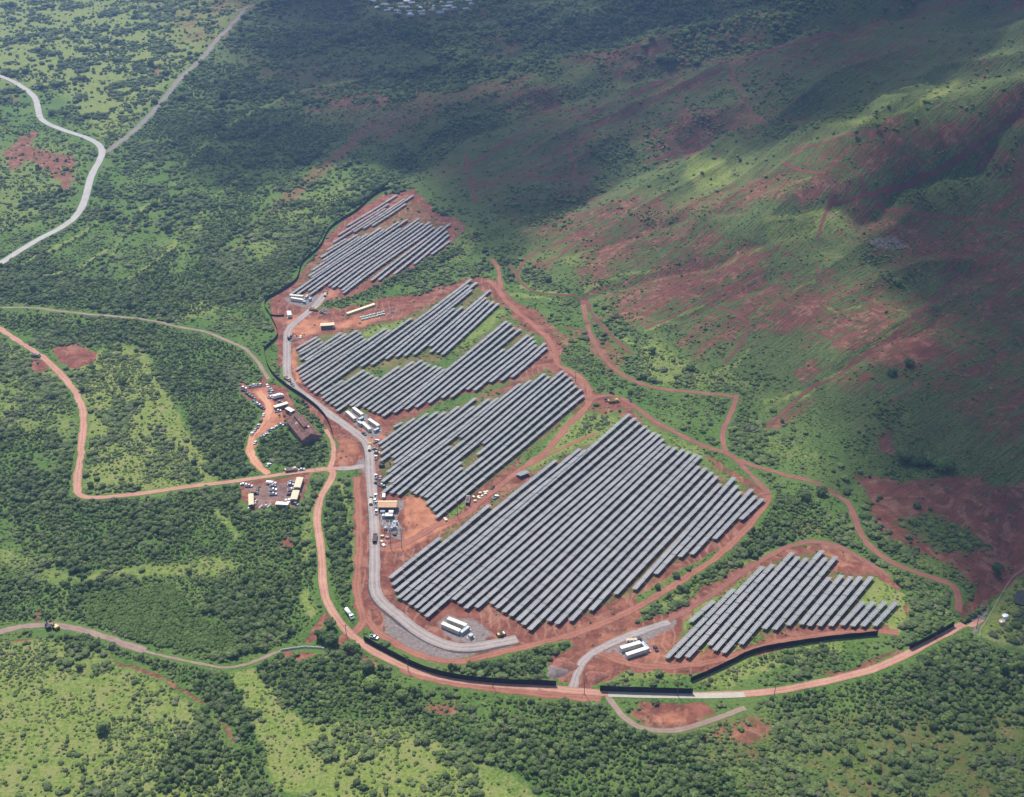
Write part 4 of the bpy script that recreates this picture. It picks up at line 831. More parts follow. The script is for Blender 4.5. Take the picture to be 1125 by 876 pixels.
def put(o, u, v, dirpx=(1, 0), label=None, cat=None, group=None, rad=3.0, lift=0.02):
    x, y, z = at(u, v)
    rz = heading(u, v, *dirpx)
    o.location = (x, y, z + lift)
    # lean with the slope
    ex = Vector((math.cos(rz), math.sin(rz), 0)); ey = Vector((-ex.y, ex.x, 0))
    sx = (zh(x + ex.x * 2, y + ex.y * 2) - zh(x - ex.x * 2, y - ex.y * 2)) / 4
    sy = (zh(x + ey.x * 2, y + ey.y * 2) - zh(x - ey.x * 2, y - ey.y * 2)) / 4
    o.rotation_euler = Matrix(((ex.x, ey.x, 0), (ex.y, ey.y, 0), (0, 0, 1))).to_3x3().to_euler()
    R = Matrix.Rotation(math.atan(sy), 3, 'X'); R2 = Matrix.Rotation(-math.atan(sx), 3, 'Y')
    o.rotation_euler = (Matrix.Rotation(rz, 3, 'Z') @ R2 @ R).to_euler()
    tag(o, label, cat, group)
    if rad: CLEAR.append((x, y, rad))
    return o
def vehicle(kind, colour, u, v, dirpx, label, group=None, cat=None):
    c = {'parked_car': 'car', 'parked_suv': 'car', 'pickup_truck': 'pickup truck', 'van': 'van'}.get(kind, 'truck')
    return put(make_vehicle(kind, colour), u, v, dirpx, label, cat or c, group, 3.4)
def car_line(spec, where, group):
    """spec: (u, v, direction, kind, colour) read in order along one line of parked cars"""
    for i, (u, v, d, k, c) in enumerate(spec):
        kind = {'c': 'parked_car', 's': 'parked_suv', 'p': 'pickup_truck', 'v': 'van'}[k]
        word = {'c': 'car', 's': 'tall car', 'p': 'pickup', 'v': 'van'}[k]
        vehicle(kind, c, u, v, d, '%s %s, %s %s' % (c, word, ordinal(i + 1), where), group)
D1 = (1, .35); D2 = (.35, -1); D3 = (.5, .9)
car_line([(268, 427, (1, .1), 's', 'white'), (267.8, 430, (1, .1), 'c', 'black'), (272.2, 433.5, D1, 'p', 'teal'), (275.2, 436, D1, 'c', 'black'), (278, 437.4, D1, 's', 'grey'), (280, 441.8, D1, 'c', 'teal'), (282.9, 444.7, D1, 'p', 'white'), (285.5, 447.3, D1, 's', 'blue'), (288.6, 449.2, D1, 'c', 'black')], 'down the left edge of the upper red car park', 'cars along the left edge of the upper car park')
car_line([(275, 425.4, D2, 's', 'grey'), (278.6, 424.6, D2, 'p', 'white'), (282, 423.8, D2, 'c', 'grey'), (286, 423.6, D2, 's', 'silver')], 'from the left in the top line of the upper car park', 'cars in the top line of the upper car park')
car_line([(294, 425, D3, 's', 'white'), (295.8, 427.4, D3, 'c', 'teal'), (298.3, 429, D3, 'p', 'silver'), (295.8, 431.6, D3, 'c', 'black'), (298.2, 434, D3, 's', 'grey'), (297.4, 437.5, (1, .1), 'p', 'white')], 'from the top in the right cluster of the upper car park', 'cars in the right cluster of the upper car park')
car_line([(289.7, 456.6, (.2, -1), 'c', 'silver'), (286.8, 463.4, (.5, -.9), 's', 'black'), (283.7, 469, (.5, -.9), 'p', 'silver'), (280.5, 473, (.5, -.9), 'c', 'grey'), (277, 477.3, (.5, -.9), 's', 'white')], 'from the top along the left side of the orange drive', 'cars along the left side of the orange drive')
car_line([(313.6, 466.8, (1, .2), 'c', 'black'), (308.4, 467.6, (1, .1), 'p', 'silver'), (303, 470, (.7, -.5), 'c', 'pale green'), (299.2, 472.4, (.6, -.8), 's', 'silver'), (295.1, 473.8, (.6, -.8), 'c', 'black'), (292.6, 478, (.8, -.4), 'c', 'silver'), (287.6, 481.3, (.7, -.7), 's', 'blue'), (280.5, 487, (.6, -.8), 'c', 'pale green')], 'from the top along the right side of the orange drive', 'cars along the right side of the orange drive')
car_line([(267.9, 532.8, (1, 0), 'c', 'white'), (273.6, 534.8, (1, 0), 'p', 'silver')], 'from the left at the left end of the lower car park', None)
car_line([(300, 531.6, (1, -.05), 's', 'white'), (300, 534.6, (1, -.05), 'c', 'grey'), (300.2, 539, (1, -.05), 'p', 'white'), (300.2, 543.8, (1, -.05), 'p', 'silver')], 'from the top in the middle line of the lower car park', 'vehicles in the middle line of the lower car park')
car_line([(319.9, 530.4, (1, -.1), 'c', 'grey'), (319.6, 533.2, (1, -.1), 's', 'silver'), (320.4, 538.8, (1, -.2), 'p', 'white'), (318.5, 543.8, (1, -.05), 'c', 'black')], 'from the top beside the tan roofed trailers', 'vehicles beside the tan roofed trailers')
vehicle('van', 'white', 297, 532, (1, .1), 'white van at the top of the middle line of the lower car park')
vehicle('parked_suv', 'silver', 314.4, 551.2, (.4, -1), 'silver tall car above the horizontal trailer in the lower car park')
vehicle('parked_car', 'white', 318, 550.6, (.4, -1), 'white car between the horizontal trailer and the tan trailer')
vehicle('parked_suv', 'grey', 325.3, 554.6, (1, .4), 'grey tall car below the two tan roofed trailers')
vehicle('parked_car', 'black', 283, 539.4, (.2, -1), 'black car standing alone near the left trailer')
vehicle('pickup_truck', 'black', 280, 543, (1, 0), 'black pickup beside the left trailer of the lower car park')
vehicle('parked_suv', 'white', 295.4, 511.6, (.7, -.6), 'white tall car at the foot of the orange drive')
vehicle('parked_car', 'silver', 331.5, 516.6, (1, -.15), 'silver car at the top edge of the road to the crossroads')
vehicle('dump_truck', 'tan', 320, 517.6, (1, -.12), 'brown dump truck on the road beside the dark trees')
vehicle('dump_truck', 'grey', 39.3, 392, (1, .1), 'dark grey truck standing beside the red pit on the left road')
vehicle('box_truck', 'white', 306.2, 437.4, (1, -.3), 'white box truck in the upper red car park')
vehicle('pickup_truck', 'white', 305.4, 452.4, (1, -.2), 'white pickup at the left end of the long site trailer')
vehicle('parked_suv', 'black', 322.2, 457.6, (1, .1), 'black tall car below the dark sided trailer')
vehicle('parked_car', 'grey', 308, 442, (1, .2), 'grey car between the box truck and the site trailer')
# along the gravel road
vehicle('dump_truck', 'tan', 316, 417.6, (.8, .6), 'tan dump truck high on the gravel road')
vehicle('pickup_truck', 'grey', 321.2, 423.4, (.7, .7), 'grey pickup just below the tan dump truck')
vehicle('parked_suv', 'black', 400, 477.6, (.8, .6), 'black tall car on the gravel road below the white containers')
vehicle('flatbed_truck', 'yellow', 406.3, 492.6, (.12, -1), 'yellow flatbed truck on the gravel road at the bend')
vehicle('dump_truck', 'black', 412, 593, (.15, -1), 'black truck on the gravel road left of the tall poles')
vehicle('flatbed_truck', 'grey', 407.8, 551.4, (.1, -1), 'grey flatbed truck on the road left of the orange roof')
car_line([(413.2, 485.6, (1, -.4), 'p', 'white'), (412, 494, (1, 0), 'c', 'grey'), (414.2, 498, (1, 0), 's', 'tan'), (412.8, 503.6, (.2, -1), 'p', 'white'), (412.9, 524.3, (.1, -1), 'p', 'white'), (417.9, 525.6, (.1, -1), 'c', 'grey'), (414.5, 531.6, (1, .2), 'c', 'black'), (419, 534, (1, .3), 'p', 'silver'), (422.6, 535.6, (1, .1), 's', 'grey'), (412.7, 546, (.1, -1), 'p', 'white'), (421.8, 546.4, (.1, -1), 'v', 'white')], 'going down beside the gravel road by the solar rows', 'vehicles between the gravel road and the solar rows')
car_line([(411.8, 550.6, (.1, -1), 's', 'white'), (412.8, 554, (.1, -1), 'p', 'silver'), (412.8, 558.2, (.1, -1), 'c', 'grey'), (413.4, 563.6, (.1, -1), 'p', 'white')], 'going down left of the orange roofed building', 'vehicles left of the orange roofed building')
vehicle('parked_car', 'white', 330.2, 371, (.2, -1), 'white car alone on red earth left of the second solar field')
vehicle('tanker_truck', 'white', 384, 676.5, (.6, .8), 'white tanker truck on grass beside the two dirt roads')
vehicle('pickup_truck', 'white', 411.2, 701.2, (1, .3), 'white pickup behind the upper end of the long black screen')
vehicle('flatbed_truck', 'black', 696.5, 705.2, (1, -.06), 'black flatbed truck behind the right pair of white containers')
vehicle('parked_suv', 'black', 720.3, 713.6, (.5, .8), 'black tall car right of the right white containers')
vehicle('parked_suv', 'black', 665.8, 440.4, (.3, 1), 'black tall car, leftmost on the red saddle above the largest field')
vehicle('dump_truck', 'yellow', 674, 442, (1, -.1), 'yellow truck on the red saddle above the largest field')
vehicle('parked_suv', 'black', 672.2, 432.6, (.8, .3), 'black tall car on scrub just above the yellow truck')
vehicle('parked_car', 'black', 693, 440.6, (.4, .9), 'black car right of the yellow truck on the red saddle')
vehicle('dump_truck', 'grey', 514, 551, (.15, -1), 'grey truck beside the scattered pallets between solar fields')
vehicle('pickup_truck', 'white', 544.5, 547, (.8, -.5), 'white pickup at the top edge of the largest field')
vehicle('parked_car', 'black', 541.2, 536, (.5, -.8), 'black car above the scattered pallets')
vehicle('flatbed_truck', 'grey', 357.8, 324.2, (.4, -.9), 'grey flatbed truck at the top end of the gravel road')
vehicle('dump_truck', 'yellow', 344.5, 341.2, (1, .1), 'yellow dump truck beside the top bend of the gravel road')
vehicle('pickup_truck', 'grey', 354.5, 344.5, (1, .2), 'grey pickup on the churned earth right of the gravel road')

# ------------------------------------------------------------------ earth movers
M_CAT = paint_mat('yellow'); M_TRACK = surf('track_steel', (.05, .05, .05), .7, .4)
def excavator(u, v, d, label, group=None, M_CAT=M_CAT):
    root = empty('excavator', (0, 0, 0))
    for sy in (-1, 1):
        t = MB(); t.prism([(-1.9, .2), (-1.6, .0), (1.6, 0), (1.9, .2), (1.9, .6), (1.6, .85), (-1.6, .85), (-1.9, .6)], sy * 1.2 - .3, sy * 1.2 + .3); t.build('track', M_TRACK, root)
    b = MB(); b.box((-.5, 0, 1.5), (3.4, 2.5, 1.1)); b.box((-1.7, 0, 1.9), (1.1, 2.4, .9)); b.build('engine_house', M_CAT, root, bevel=.1)
    c = MB(); c.box((.75, .75, 2.1), (1.4, .95, 1.7)); c.build('cab', M_GLASS, root, bevel=.08)
    a = MB(); a.tube((.9, -.3, 1.7), (3.6, -.3, 4.9), .28, .24, 6); a.build('boom', M_CAT, root)
    a = MB(); a.tube((3.6, -.3, 4.9), (5.6, -.3, 2.4), .2, .16, 6); s_ = a.build('stick', M_CAT, root)
    k = MB(); k.prism([(5.2, 2.5), (5.9, 2.4), (6.1, 1.5), (5.4, 1.2), (5.0, 1.7)], -.85, .25); k.build('bucket', M_TRACK, root)
    return put(root, u, v, d, label, 'excavator', group, 4)
excavator(53, 690.2, (-.5, -1), 'left dark excavator on the brown gravel road, boom raised', 'two excavators on the brown road', M_TRACK)
excavator(61.5, 690.4, (-.8, -.6), 'right excavator with yellow body on the brown gravel road', 'two excavators on the brown road')
excavator(419.8, 513, (1, -.1), 'dark excavator among the ends of solar rows by the gravel road', None, M_TRACK)
excavator(318.9, 373, (1, -.2), 'dark excavator beside a grey spoil heap on the gravel road', None, M_TRACK)
def roller():
    root = empty('road_roller', (0, 0, 0))
    b = MB(); b.box((0, 0, 1.3), (3.6, 1.9, 1.1)); b.box((.3, 0, 2.3), (1.5, 1.6, 1.0)); b.build('body', M_CAT, root, bevel=.08)
    b = MB(); b.box((.3, 0, 2.9), (1.8, 1.9, .12)); b.build('canopy', M_TRACK, root)
    d_ = MB(); d_.tube((2.2, -1.05, .8), (2.2, 1.05, .8), .8, n=16); d_.build('drum', M_STEEL, root)
    for y in (-.9, .9): wheel(root, -1.4, y, .75, .5)
    return root
put(roller(), 549.8, 698.6, (1, -.35), 'yellow road roller on the gravel below the largest field', 'road roller', None, 4)

# ------------------------------------------------------------------ white containers and power units
M_CONT = surf('container_white', (.55, .53, .48), .5, 0, .1, 1.2); M_RUST = surf('rusty_metal', (.22, .11, .08), .85, 0, .35, .8, .2, .3)
M_CONC = surf('concrete', (.42, .38, .35), .9, 0, .15, .8); M_BLUEW = surf('pale_blue_metal', (.40, .44, .48), .4)
M_CREAM = surf('cream_roof', (.60, .55, .46), .6, 0, .1, .8)
def container(u, v, d, label, group, L=12.2, mat=None):
    root = empty('shipping_container', (0, 0, 0)); m_ = mat or M_CONT
    b = MB(); b.box((0, 0, 1.42), (L, 2.44, 2.5))
    n = int(L / .55)
    for i in range(n):
        for sy in (-1, 1): b.box((-L / 2 + .4 + i * (L - .6) / n, sy * 1.235, 1.45), (.26, .05, 2.2))
    b.build('body', m_, root)
    r = MB(); r.box((0, 0, 2.71), (L + .06, 2.5, .08))
    for i in range(n): r.box((-L / 2 + .4 + i * (L - .6) / n, 0, 2.765), (.26, 2.2, .03))
    r.build('roof', M_CREAM if m_ is M_CONT else m_, root)
    dr = MB()
    for sy in (-.6, .6): dr.box((L / 2 + .04, sy, 1.4), (.05, 1.1, 2.2))
    do = dr.build('door', m_, root)
    bar = MB()
    for sy in (-.85, -.35, .35, .85): bar.tube((L / 2 + .09, sy, .4), (L / 2 + .09, sy, 2.5), .03, n=5)
    bar.build('lock_bar', M_STEEL, do)
    vn = MB()
    for i in range(3): vn.box((-L / 4 + i * L / 4, -1.29, 2.0), (.9, .06, .6))
    vn.build('vent', M_STEEL, root)
    f = MB()
    for sx in (-1, 1):
        for sy in (-1, 1): f.box((sx * (L / 2 - .6), sy * 1.0, .08), (.6, .5, .24))
    f.build('footing', M_CONC, root)
    return put(root, u, v, d, label, 'container', group, 8)
def power_unit(u, v, d, label, group=None, L=4.5):
    root = empty('power_transformer', (0, 0, 0))
    b = MB(); b.box((0, 0, 1.2), (L, 1.9, 2.1)); b.build('cabinet', M_BLUEW, root, bevel=.05)
    f = MB()
    for i in range(7): f.box((-L / 2 + .5 + i * (L - 1) / 6, -1.15, 1.2), (.12, .42, 1.5))
    f.build('radiator', M_STEEL, root)
    c = MB()
    for i in range(3): c.tube((-1 + i * .9, .3, 2.25), (-1 + i * .9, .3, 3.0), .14, .1, 8)
    c.build('insulator', M_CONC, root)
    p = MB(); p.box((0, 0, .08), (L + 1.2, 3.2, .18)); p.build('plinth', M_CONC, root)
    return put(root, u, v, d, label, 'transformer', group, 5)
container(385.6, 459.2, (10, 9), 'white container, lower left of the upper pair by the gravel road', 'four white containers by the gravel road')
container(393.2, 454.8, (10.3, 7.8), 'white container, upper right of the upper pair by the gravel road', 'four white containers by the gravel road')
container(402.4, 471, (10.5, 9.8), 'white container, lower left of the lower pair by the gravel road', 'four white containers by the gravel road')
container(410.8, 467.4, (10.3, 7.2), 'white container, upper right of the lower pair by the gravel road', 'four white containers by the gravel road')
power_unit(396.8, 462, (8, -4), 'pale blue power unit closing off the upper pair of containers'); power_unit(413.6, 474.4, (8, -4), 'pale blue power unit closing off the lower pair of containers')
container(396, 467.6, (7, 4), 'short green container between the two container pairs', None, 4.0, paint_mat('pale green'))
container(502.2, 686.9, (17.8, 7), 'white container, rear one of the pair below the largest field', 'two white containers below the largest field')
container(495.6, 692.6, (17.8, 7.6), 'white container, front one of the pair below the largest field', 'two white containers below the largest field')
power_unit(510.6, 694.6, (9, -7), 'pale blue power unit beside the pair below the largest field', None, 6.5); power_unit(517.2, 700.6, (8, -5), 'small pale power unit on gravel below the largest field', None, 2.6)
container(692.6, 712.6, (20.5, -6), 'white container, rear one of the pair at the right hand field', 'two white containers at the right hand field')
container(698.6, 719.6, (19, -6.2), 'white container, front one of the pair at the right hand field', 'two white containers at the right hand field')
power_unit(708.6, 712.4, (8, 8.5), 'pale blue power unit at the right end of the right hand containers', None, 6.5)
container(326, 327.6, (15, 1.2), 'white container, rear one of the far pair below the far field', 'two white containers below the far field')
container(326.8, 331.2, (14, 2.2), 'white container, front one of the far pair below the far field', 'two white containers below the far field')
power_unit(337, 327.6, (5, -6), 'pale blue power unit beside the far pair of containers'); power_unit(334.6, 333.4, (6, 1), 'small power unit in front of the far pair of containers', None, 3)
power_unit(340.6, 330.4, (5, -4), 'grey power unit on the gravel right of the far containers', None, 3)

# ------------------------------------------------------------------ buildings
M_TAN = surf('tan_roof', (.54, .44, .29), .8, 0, .12, .9); M_TRAILW = surf('trailer_wall', (.17, .19, .21), .6, 0, .12); M_ORROOF = surf('orange_roof', (.50, .29, .165), .75, 0, .12, .7)
M_WALLD = surf('dark_wall', (.10, .105, .115), .6); M_PALEROOF = surf('pale_roof', (.70, .60, .44), .8, 0, .12, .9)
def trailer(u, v, d, L, W, hh, roof, wall, label, group=None, name='site_trailer'):
    root = empty(name, (0, 0, 0))
    b = MB(); b.box((0, 0, hh / 2 + .3), (L, W, hh - .1)); b.build('wall', wall, root)
    r = MB(); r.prism([(-W / 2 - .2, 0), (0, .28), (W / 2 + .2, 0), (W / 2 + .2, -.12), (-W / 2 - .2, -.12)], -L / 2 - .2, L / 2 + .2, Matrix.Translation((0, 0, hh + .38)) @ Matrix.Rotation(math.pi / 2, 4, 'Z')); r.build('roof', roof, root)
    for i in range(max(2, int(L / 3))):
        n = max(2, int(L / 3)); x = -L / 2 + L * (i + .5) / n
        for sy in (-1, 1):
            w_ = MB(); w_.box((x, sy * (W / 2 + .02), hh * .62), (1.1, .06, .9)); wo = w_.build('window', M_GLASS, root)
            fr = MB(); fr.box((x, sy * (W / 2 + .035), hh * .62 - .5), (1.3, .1, .08)); fr.build('sill', M_CONT, wo)
    dd = MB(); dd.box((L / 2 - .9, -W / 2 - .03, 1.3), (.95, .07, 2.0)); dd.build('door', M_CONT, root)
    s_ = MB()
    for k in range(3): s_.box((L / 2 - .9, -W / 2 - .3 - k * .3, .36 - k * .12), (1.1, .3, .1))
    s_.build('steps', M_STEEL, root)
    bl = MB()
    for sx in (-1, 0, 1):
        for sy in (-1, 1): bl.box((sx * (L / 2 - .8), sy * (W / 2 - .4), .14), (.5, .4, .34))
    bl.build('footing', M_CONC, root)
    return put(root, u, v, d, label, 'trailer', group, max(L, 6) * .55)
trailer(276.4, 553, (.5, 13), 12.5, 3.0, 2.8, M_TAN, M_WALLD, 'long narrow trailer with yellow roof at the left of the lower car park')
trailer(328.4, 534.4, (-3.4, 10.5), 11.5, 4.2, 2.8, M_TAN, M_TRAILW, 'tan roofed trailer, upper one at the right of the lower car park', 'two tan roofed trailers')
trailer(324.4, 548.2, (-2.7, 9), 10, 4.2, 2.8, M_TAN, M_TRAILW, 'tan roofed trailer, lower one at the right of the lower car park', 'two tan roofed trailers')
trailer(310.6, 557.6, (13, .6), 8.2, 3.0, 2.9, M_PALEROOF, M_TRAILW, 'trailer with dark windowed front along the bottom of the lower car park')
trailer(309, 448.8, (13.5, -4.2), 10.5, 3.0, 2.8, M_PALEROOF, M_RUST, 'long trailer with pale roof in the upper red car park')
trailer(319, 454, (7, 4), 7, 3.4, 2.8, M_CONT, M_WALLD, 'dark sided trailer with white roof by the rusty warehouse')
trailer(360, 360.6, (14, -1), 11.2, 5.0, 3.2, M_TAN, M_WALLD, 'brown trailer on stilts beside the second solar field')
trailer(318, 347.6, (2, 8), 8, 3.2, 2.7, M_CONT, M_CONT, 'pale trailer left of the gravel road near the top bend')
# rusty warehouse
root = empty('rusty_warehouse', (0, 0, 0)); L, W, hh, rf = 31, 12.5, 5.0, 3.2
M_RROOF = surf('rusted_roof_sheets', (.135, .066, .052), .8, .1, .5, .35, .25, .2)
b = MB(); b.prism([(-W / 2, 0), (W / 2, 0), (W / 2, hh), (0, hh + rf), (-W / 2, hh)], -L / 2, L / 2, Matrix.Rotation(-math.pi / 2, 4, 'Z')); b.build('wall', M_RUST, root)
for s in (-1, 1):
    r = MB(); r.prism([(0, hh + rf + .1), (s * (W / 2 + .6), hh - .2), (s * (W / 2 + .6), hh - .02), (0, hh + rf + .28)], -L / 2 - .6, L / 2 + .6, Matrix.Rotation(-math.pi / 2, 4, 'Z')); ro = r.build('roof', M_RROOF, root)
    for k in range(4):
        p_ = MB(); x = -10 + k * 6.2 + s; yy = W * .22; zz = hh + rf + .28 - (rf + .3) * (yy / (W / 2 + .6)) + .05
        p_.prism([(-.9, -.03 * s), (.9, -.03 * s), (.9, .03), (-.9, .03)], x - 1.2, x + 1.0, Matrix.Translation((0, s * yy, zz)) @ Matrix.Rotation(-s * math.atan2(rf + .3, W / 2 + .6), 4, 'X') @ Matrix.Rotation(-math.pi / 2, 4, 'Z'))
        p_.build('roof_patch', M_PALEROOF if (k + s) % 3 == 0 else M_RUST, ro)
r = MB(); r.box((-3.5, 0, hh + rf + .6), (20, 2.4, 1.3)); mo = r.build('roof_monitor', M_RUST, root)
r = MB(); r.prism([(-1.6, 0), (0, .7), (1.6, 0)], -10.4, 10.4, Matrix.Translation((-3.5, 0, hh + rf + 1.25)) @ Matrix.Rotation(math.pi / 2, 4, 'Z')); r.build('monitor_roof', M_RROOF, mo)
r = MB(); r.box((L / 2 + .04, 0, 2.0), (.1, 4.0, 4.0)); r.build('door', M_WALLD, root)
for k in range(6):
    r = MB(); r.box((-12 + k * 4.8, -W / 2 - .04, 3.0), (1.8, .1, 1.3)); r.build('window', M_WALLD, root)
put(root, 333.5, 476.6, (18, 22), 'old rusty warehouse with gabled roof among dark trees', 'warehouse', None, 10)
# control building
root = empty('control_building', (0, 0, 0)); L, W, hh = 11.0, 6.8, 3.8
b = MB(); b.box((0, 0, hh / 2), (L, W, hh)); b.build('wall', M_WALLD, root)
r = MB(); r.prism([(-W / 2 - .6, 0), (0, 1.3), (W / 2 + .6, 0), (W / 2 + .6, -.2), (-W / 2 - .6, -.2)], -L / 2 - .6, L / 2 + .6, Matrix.Translation((0, 0, hh + .21)) @ Matrix.Rotation(math.pi / 2, 4, 'Z')); ro = r.build('roof', M_ORROOF, root)
r = MB(); r.box((0, 0, hh + 1.56), (L + 1.1, .4, .14)); r.build('ridge_cap', M_PALEROOF, ro)
for k in range(5):
    r = MB(); r.box((-4.4 + k * 2.2, -W / 2 - .04, 2.1), (1.3, .1, 1.2)); wo = r.build('window', M_GLASS, root)
    r = MB(); r.box((-4.4 + k * 2.2, -W / 2 - .08, 1.45), (1.5, .16, .08)); r.build('sill', M_CONC, wo)
r = MB(); r.box((-L / 2 - .04, 0, 1.3), (.1, 1.6, 2.5)); r.build('door', M_CONT, root)
put(root, 426, 559.4, (18, 0), 'control building with orange gabled roof and dark front wall', 'building', None, 9)
# switch room with two stepped white roofs
root = empty('switch_room', (0, 0, 0))
b = MB(); b.box((0, 0, 1.6), (4.4, 3.2, 3.2)); b.box((1.1, 2.6, 1.9), (2.6, 2.4, 3.8)); b.build('wall', M_WALLD, root)
b = MB(); b.box((0, 0, 3.29), (4.8, 3.6, .18)); b.box((1.1, 2.6, 3.89), (3.0, 2.8, .18)); b.build('roof', M_CONT, root)
b = MB(); b.box((.4, -1.63, 1.1), (1.0, .08, 2.1)); b.build('door', M_GLASS, root)
put(root, 427.6, 570.2, (10, 0), 'small switch room with stepped white roofs in the substation', 'building', None, 4)
# substation gear
def gantry(u, v, d, label):
    root = empty('switch_gantry', (0, 0, 0)); f = MB()
    for x in (-4, 0, 4):
        for y in (-2.4, 2.4):
            f.tube((x, y, 0), (x, y, 5.2), .13, n=6)
    for z in (3.6, 5.2):
        for y in (-2.4, 2.4): f.tube((-4, y, z), (4, y, z), .11, n=6)
        for x in (-4, 0, 4): f.tube((x, -2.4, z), (x, 2.4, z), .11, n=6)
    f.build('steel_frame', M_STEEL, root); i_ = MB()
    for x in (-3, -1, 1, 3):
        for y in (-1.4, 0, 1.4): i_.tube((x, y, 3.7), (x, y, 4.7), .16, .1, 8)
    i_.build('insulator', M_CONC, root); b_ = MB()
    for x in (-2.6, 1.4): b_.box((x, 0, .9), (1.6, 2.4, 1.8))
    b_.build('breaker_cabinet', M_BLUEW, root)
    return put(root, u, v, d, label, 'gantry', None, 6)
gantry(428, 581.6, (10, 0), 'grey steel switch gantry in the gravel substation yard')
power_unit(433.8, 580.4, (.6, 5), 'grey transformer at the right side of the substation yard', None, 3.5); power_unit(420.6, 564.4, (5, 0), 'white cabinet unit beside the substation switch room', None, 3)
power_unit(434.4, 576, (5, 0), 'dark transformer above the steel gantry', None, 3); power_unit(421.6, 569, (.4, 5), 'small cabinet unit left of the switch room', None, 2.4)
for i, (u, v) in enumerate([(420, 590), (425.5, 591.5), (433.5, 588), (419.4, 596), (421.5, 600)]):
    root = empty('equipment_crate', (0, 0, 0)); b = MB(); b.box((0, 0, .6), (2.2, 1.6, 1.1)); b.build('box', paint_mat(['tan', 'grey', 'black', 'tan', 'white'][i]), root, bevel=.04)
    b = MB()
    for sy in (-.5, 0, .5): b.box((0, sy, .05), (2.2, .2, .1))
    b.build('skid', M_RUST, root)
    put(root, u, v, (1, .2 * i), '%s equipment crate, %s from the top left below the steel gantry' % (['tan', 'grey', 'black', 'tan', 'white'][i], ordinal(i + 1)), 'crate', 'crates in the lower substation yard', 2)

# ------------------------------------------------------------------ poles
M_WOOD = surf('weathered_pole', (.12, .095, .075), .9, 0, .25); M_WIRE = surf('wire', (.06, .06, .06), .6)
def pole(u, v, h, label, arms=1, group=None, rz=.3):
    root = empty('utility_pole', (0, 0, 0))
    m_ = MB(); m_.tube((0, 0, -.3), (0, 0, h), .20, .13, 8); m_.build('shaft', M_WOOD, root)
    for k in range(arms):
        a = MB(); a.box((0, 0, h - .6 - k * 1.3), (2.6, .14, .16)); ar = a.build('cross_arm', M_WOOD, root)
        i_ = MB()
        for x in (-1.15, -.4, .4, 1.15): i_.tube((x, 0, h - .52 - k * 1.3), (x, 0, h - .25 - k * 1.3), .07, .05, 6)
        i_.build('insulator', M_CONC, ar)
    x, y, z = at(u, v); root.location = (x, y, z); root.rotation_euler = (0, 0, rz)
    CLEAR.append((x, y, 2))
    return tag(root, label, 'utility pole', group)
POLES = [(429.6, 603.4, 15, 'tall utility pole, left one of two below the substation yard', 2), (441.4, 602.4, 15, 'tall utility pole, right one of two below the substation yard', 2), (502.5, 567.8, 14.5, 'utility pole beside grass and the scattered pallets', 1), (652.2, 463.6, 15, 'utility pole in green grass above the largest field', 1),
 (448.4, 736.6, 8.5, 'utility pole below the upper part of the long black screen', 1), (541.4, 754.4, 8.5, 'utility pole below the middle of the long black screen', 1), (590, 752.4, 7, 'utility pole near the right end of the long black screen', 1), (641.9, 762.4, 8.5, 'utility pole at the mouth of the gravel spur', 1), (744.4, 764.6, 8.5, 'utility pole on the pale concrete stretch', 1),
 (850.6, 764.4, 8.5, 'utility pole right of the pale concrete stretch', 1), (1027.5, 702, 9, 'utility pole by the short black screen on the right', 1), (1072.6, 690.6, 10, 'utility pole at the corner of the fenced plot', 1), (380.5, 698.4, 8, 'utility pole at the fork of the two dirt roads', 1), (345, 514, 7, 'utility pole beside the road into the crossroads', 1), (30, 109, 9, 'utility pole beside the upper paved road', 1), (43.4, 137.6, 10, 'utility pole at the tight bend of the paved road', 1), (632, 420, 9, 'utility pole on grass above the track saddle', 1)]
for u, v, h, l, a in POLES: pole(u, v, h, l, a)

# ------------------------------------------------------------------ black screens, plot fence, barrier
M_SCREEN = surf('black_screen_cloth', (.017, .018, .019), .75, 0, .4, .25, .15)
def screen(px, h, label, group, name='black_screen_fence'):
    L = road_line(px, 3.0); A = L[len(L) // 2]; bz = zh(*A); base = (A[0], A[1], bz)
    root = empty(name, base, 0, label, 'fence', group)
    for p in L[::2]: CLEAR.append((p[0], p[1], 2.4))
    n = len(L); t = .04
    T = np.gradient(L, axis=0); T /= np.linalg.norm(T, axis=1)[:, None] + 1e-9; Nn = np.stack([-T[:, 1], T[:, 0]], -1)
    vs = []
    for i in range(n):
        z = zh(*L[i]) - bz; sag = .25 * random.random()
        bul = .14 * (random.random() - .5)
        for s, zz in ((1, 0.02), (1, h - sag), (-1, h - sag), (-1, 0.02)):
            q = L[i] + Nn[i] * (s * t + (bul if zz > 1 else 0)) - A
            vs.append((q[0], q[1], z + zz))
    fs = []
    for i in range(n - 1):
        for k in range(4):
            a = i * 4 + k; b = i * 4 + (k + 1) % 4
            fs.append((a, b, b + 4, a + 4))
    fs += [(3, 2, 1, 0), tuple((n - 1) * 4 + k for k in range(4))]
    mb = MB(); mb.add(vs, fs); mb.build('screen_cloth', M_SCREEN, root)
    p = MB()
    for i in range(0, n):
        q = L[i] - A; z = zh(*L[i]) - bz
        p.tube((q[0] + Nn[i][0] * .14, q[1] + Nn[i][1] * .14, z - .2), (q[0] + Nn[i][0] * .14, q[1] + Nn[i][1] * .14, z + h + .15), .05, n=5)
    po = p.build('fence_posts', M_STEEL, root)
    return root
g_ = 'black screen fences round the solar farm'
